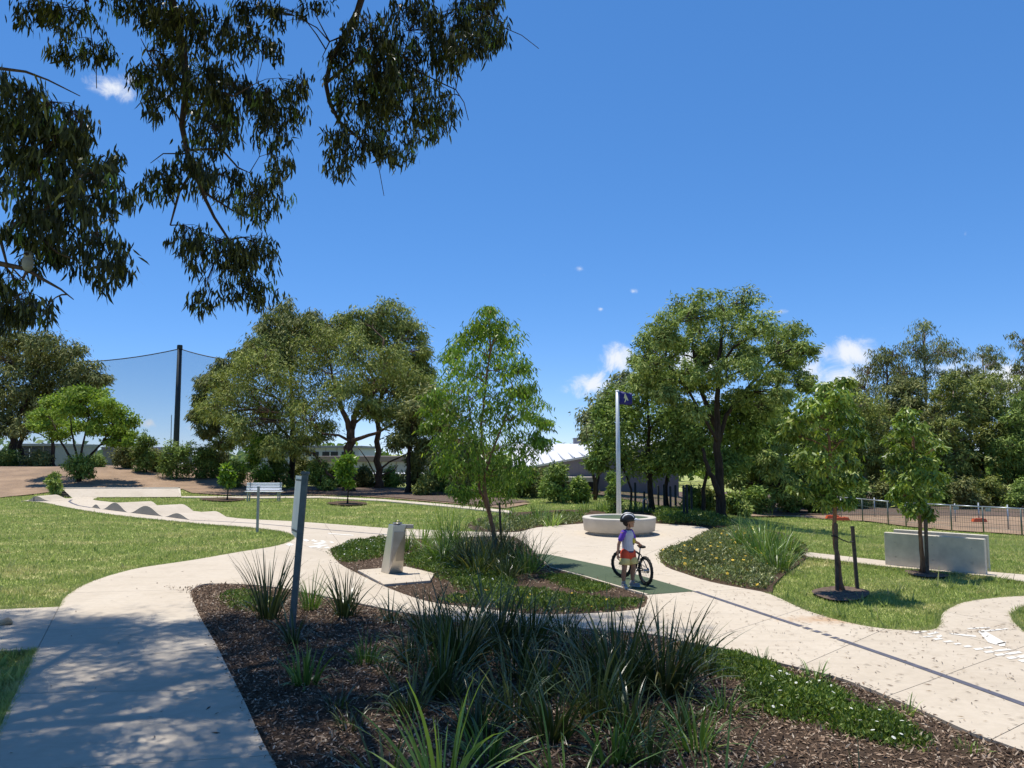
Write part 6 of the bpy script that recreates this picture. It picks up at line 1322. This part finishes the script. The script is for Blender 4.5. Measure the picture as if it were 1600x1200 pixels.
def border_label(px, yb):
    k = 'R' if px > 1000 else 'L'; used_l[k] = used_l.get(k, 0)+1
    return '%s grass plant from the left in the border %s' % (ORD[used_l[k]-1], 'between ring seat and dark posts' if k == 'R' else 'left of the ring seat')
for i in range(30):
    u = i/29; px = 745+u*385 + r0_.uniform(-6, 6)
    if 905 < px < 1030: yb = r0_.uniform(797, 803)
    else: yb = r0_.uniform(801, 826 if px < 900 else 815)
    g = G0(px, yb, -.03)
    if not inside(back_bed, np.array([g.x]), np.array([g.y]))[0]: continue
    right = px > 1000
    tussock('grass_plant', border_label(px, yb), g, r0_.uniform(.38, .75)*(0.62 if right else 1), 70, 'blade_mid' if i % 3 else 'blade_light', 450+i, .02, spread=.2, tilt=.5, bend=1.3, group='border grasses right of the ring seat' if right else 'border grasses left of the ring seat')

def cover(name, label, pxs, n, hmax, leaf, mat, seed, z0=-.045, flowers=None, nfl=0, L=(.03,.06), fsize=.02, world=None):
    r = np.random.default_rng(seed); poly = smooth_poly(W2(pxs), 3) if world is None else world; A = np.array(poly); lo, hi = A.min(0), A.max(0); c = A.mean(0)
    X = r.uniform(lo[0], hi[0], n*4); Y = r.uniform(lo[1], hi[1], n*4); k = inside(poly, X, Y); X = X[k][:n]; Y = Y[k][:n]; m_ = len(X); X = X+r.normal(size=m_)*.05; Y = Y+r.normal(size=m_)*.05; edge = np.ones(m_)
    for ddx, ddy in ((.14,0),(-.14,0),(0,.14),(0,-.14)): edge -= .2*(~inside(poly, X+ddx, Y+ddy))
    hump = (.45+.55*np.clip(np.sin(X*5.3+seed)*np.sin(Y*3.7+seed*2)*.5+.5+.3*np.sin(X*13)*np.sin(Y*11), 0, 1.2))*hmax*np.maximum(edge, .15)
    Z = hump*np.sqrt(r.uniform(0.0, 1, m_)); P = np.stack([X-c[0], Y-c[1], Z+z0], 1)
    D = r.normal(size=(m_, 3))*.7; D[:, 2] = np.abs(D[:, 2])+.35
    o = thing(name, label, 'ground cover', (c[0], c[1], 0)); o['kind'] = 'stuff'
    leaf_mesh('foliage', P, D, r.uniform(*L, m_), r.uniform(L[0]*.3, L[1]*.42, m_), mat, r, o, 1, .2)['kind'] = 'stuff'
    if nfl:
        sel = r.choice(m_, nfl, replace=False); fm = None
        for j in sel:
            if fm is None:
                mb = MB(); K = 9; vs = [(0,0,.004)]; fs = []
                for q in range(K):
                    a = 2*math.pi*q/K; vs += [(math.cos(a-.26)*fsize*.9, math.sin(a-.26)*fsize*.9, .003), (math.cos(a)*fsize, math.sin(a)*fsize, .001), (math.cos(a+.26)*fsize*.9, math.sin(a+.26)*fsize*.9, .003)]; fs.append((0, 3*q+1, 3*q+2, 3*q+3))
                mb.add(vs, fs); me = bpy.data.meshes.new('flower'); me.from_pydata(mb.v, [], mb.f); me.materials.append(MATS[flowers]); fm = me
            f = bpy.data.objects.new('flower', fm); COL.objects.link(f); f.parent = o; f.location = (X[j]-c[0], Y[j]-c[1], float(hump[j])+z0+.035); f.rotation_euler = (r.normal()*.35+.25, r.normal()*.35, r.uniform(0, 6)); s = r.uniform(.75, 1.25); f.scale = (s, s, s)
    return o
cover('ground_cover', 'low green mat with pale flowers at the left tip of the middle bed', [(518,862),(527,855),(552,847),(603,842),(612,852),(600,866),(572,874),(545,878),(528,874)], 9000, .16, None, 'cover_green', 1, flowers='petal_white', nfl=40, L=(.03,.07), fsize=.015)
cover('ground_cover', 'green flowering mat right of the drinking fountain', [(636,868),(700,868),(770,880),(790,898),(740,908),(690,905),(668,892),(640,884)], 11000, .20, None, 'cover_green', 2, flowers='petal_white', nfl=36, L=(.03,.07), fsize=.015)
cover('ground_cover', 'green mat in front of the young gum', [(716,905),(760,898),(800,905),(790,920),(745,925),(715,918)], 4500, .16, None, 'cover_green', 3, flowers='petal_white', nfl=8, L=(.03,.07))
cover('ground_cover', 'green mat along the kerb of the green lane', [(846,898),(880,897),(925,907),(955,918),(920,925),(880,915)], 4500, .11, None, 'cover_green', 4, L=(.03,.06))
cover('ground_cover', 'green mat at the near edge of the middle bed', [(690,935),(760,925),(830,920),(900,932),(960,938),(1000,935),(985,948),(900,953),(820,952),(740,945)], 8000, .13, None, 'cover_green', 5, L=(.03,.07), flowers='petal_yellow', nfl=10)
cover('ground_cover', 'grey-green mat dotted with yellow flowers right of the plaza', [(1036,862),(1085,844),(1108,833),(1150,828),(1200,835),(1250,850),(1255,866),(1225,890),(1203,908),(1196,920),(1160,915),(1110,905),(1072,894),(1042,883),(1033,872)], 30000, .17, None, 'cover_grey', 6, z0=-.03, flowers='petal_yellow', nfl=90, L=(.04,.08), fsize=.03)
cover('ground_cover', 'green border mat along the plaza behind the ring seat', [(1028,816),(1085,820),(1110,824),(1145,820),(1110,808),(1060,800),(1030,799)], 9000, .28, None, 'cover_green', 7, z0=-.03, L=(.06,.12))
cover('ground_cover', 'dull green border mat along the plaza left of the ring seat', [(765,829),(812,829),(842,822),(908,816),(905,806),(850,808),(790,814),(750,818)], 9000, .22, None, 'cover_grey', 8, z0=-.03, L=(.06,.12))
cover('daisy_mat', 'dense green mat with white daisies in the right of the near bed', [(1168,1078),(1200,1062),(1250,1062),(1300,1075),(1330,1095),(1310,1115),(1260,1125),(1205,1115),(1175,1100)], 8000, .20, None, 'cover_green', 9, z0=-.05, flowers='petal_white', nfl=20, L=(.03,.055), fsize=.015)
cover('daisy_mat', 'smaller dark green mat with daisies, right of the dense one, by the fallen branch', [(1292,1118),(1335,1105),(1390,1120),(1435,1142),(1442,1162),(1405,1165),(1350,1152),(1305,1138)], 5500, .16, None, 'cover_green', 10, z0=-.05, flowers='petal_white', nfl=8, L=(.03,.055), fsize=.015)
cover('ground_cover', 'green mat under the widest dark plant at the path edge', [(1060,1012),(1110,1018),(1165,1025),(1215,1042),(1228,1056),(1190,1064),(1130,1056),(1080,1040)], 6000, .14, None, 'cover_green', 11, z0=-.05, L=(.03,.055))
cover('ground_cover', 'low dark leafy mat at the left tip of the near bed', [(345,928),(385,922),(420,932),(425,950),(390,955),(355,945)], 2500, .10, None, 'cover_green', 12, z0=-.05, L=(.03,.055))
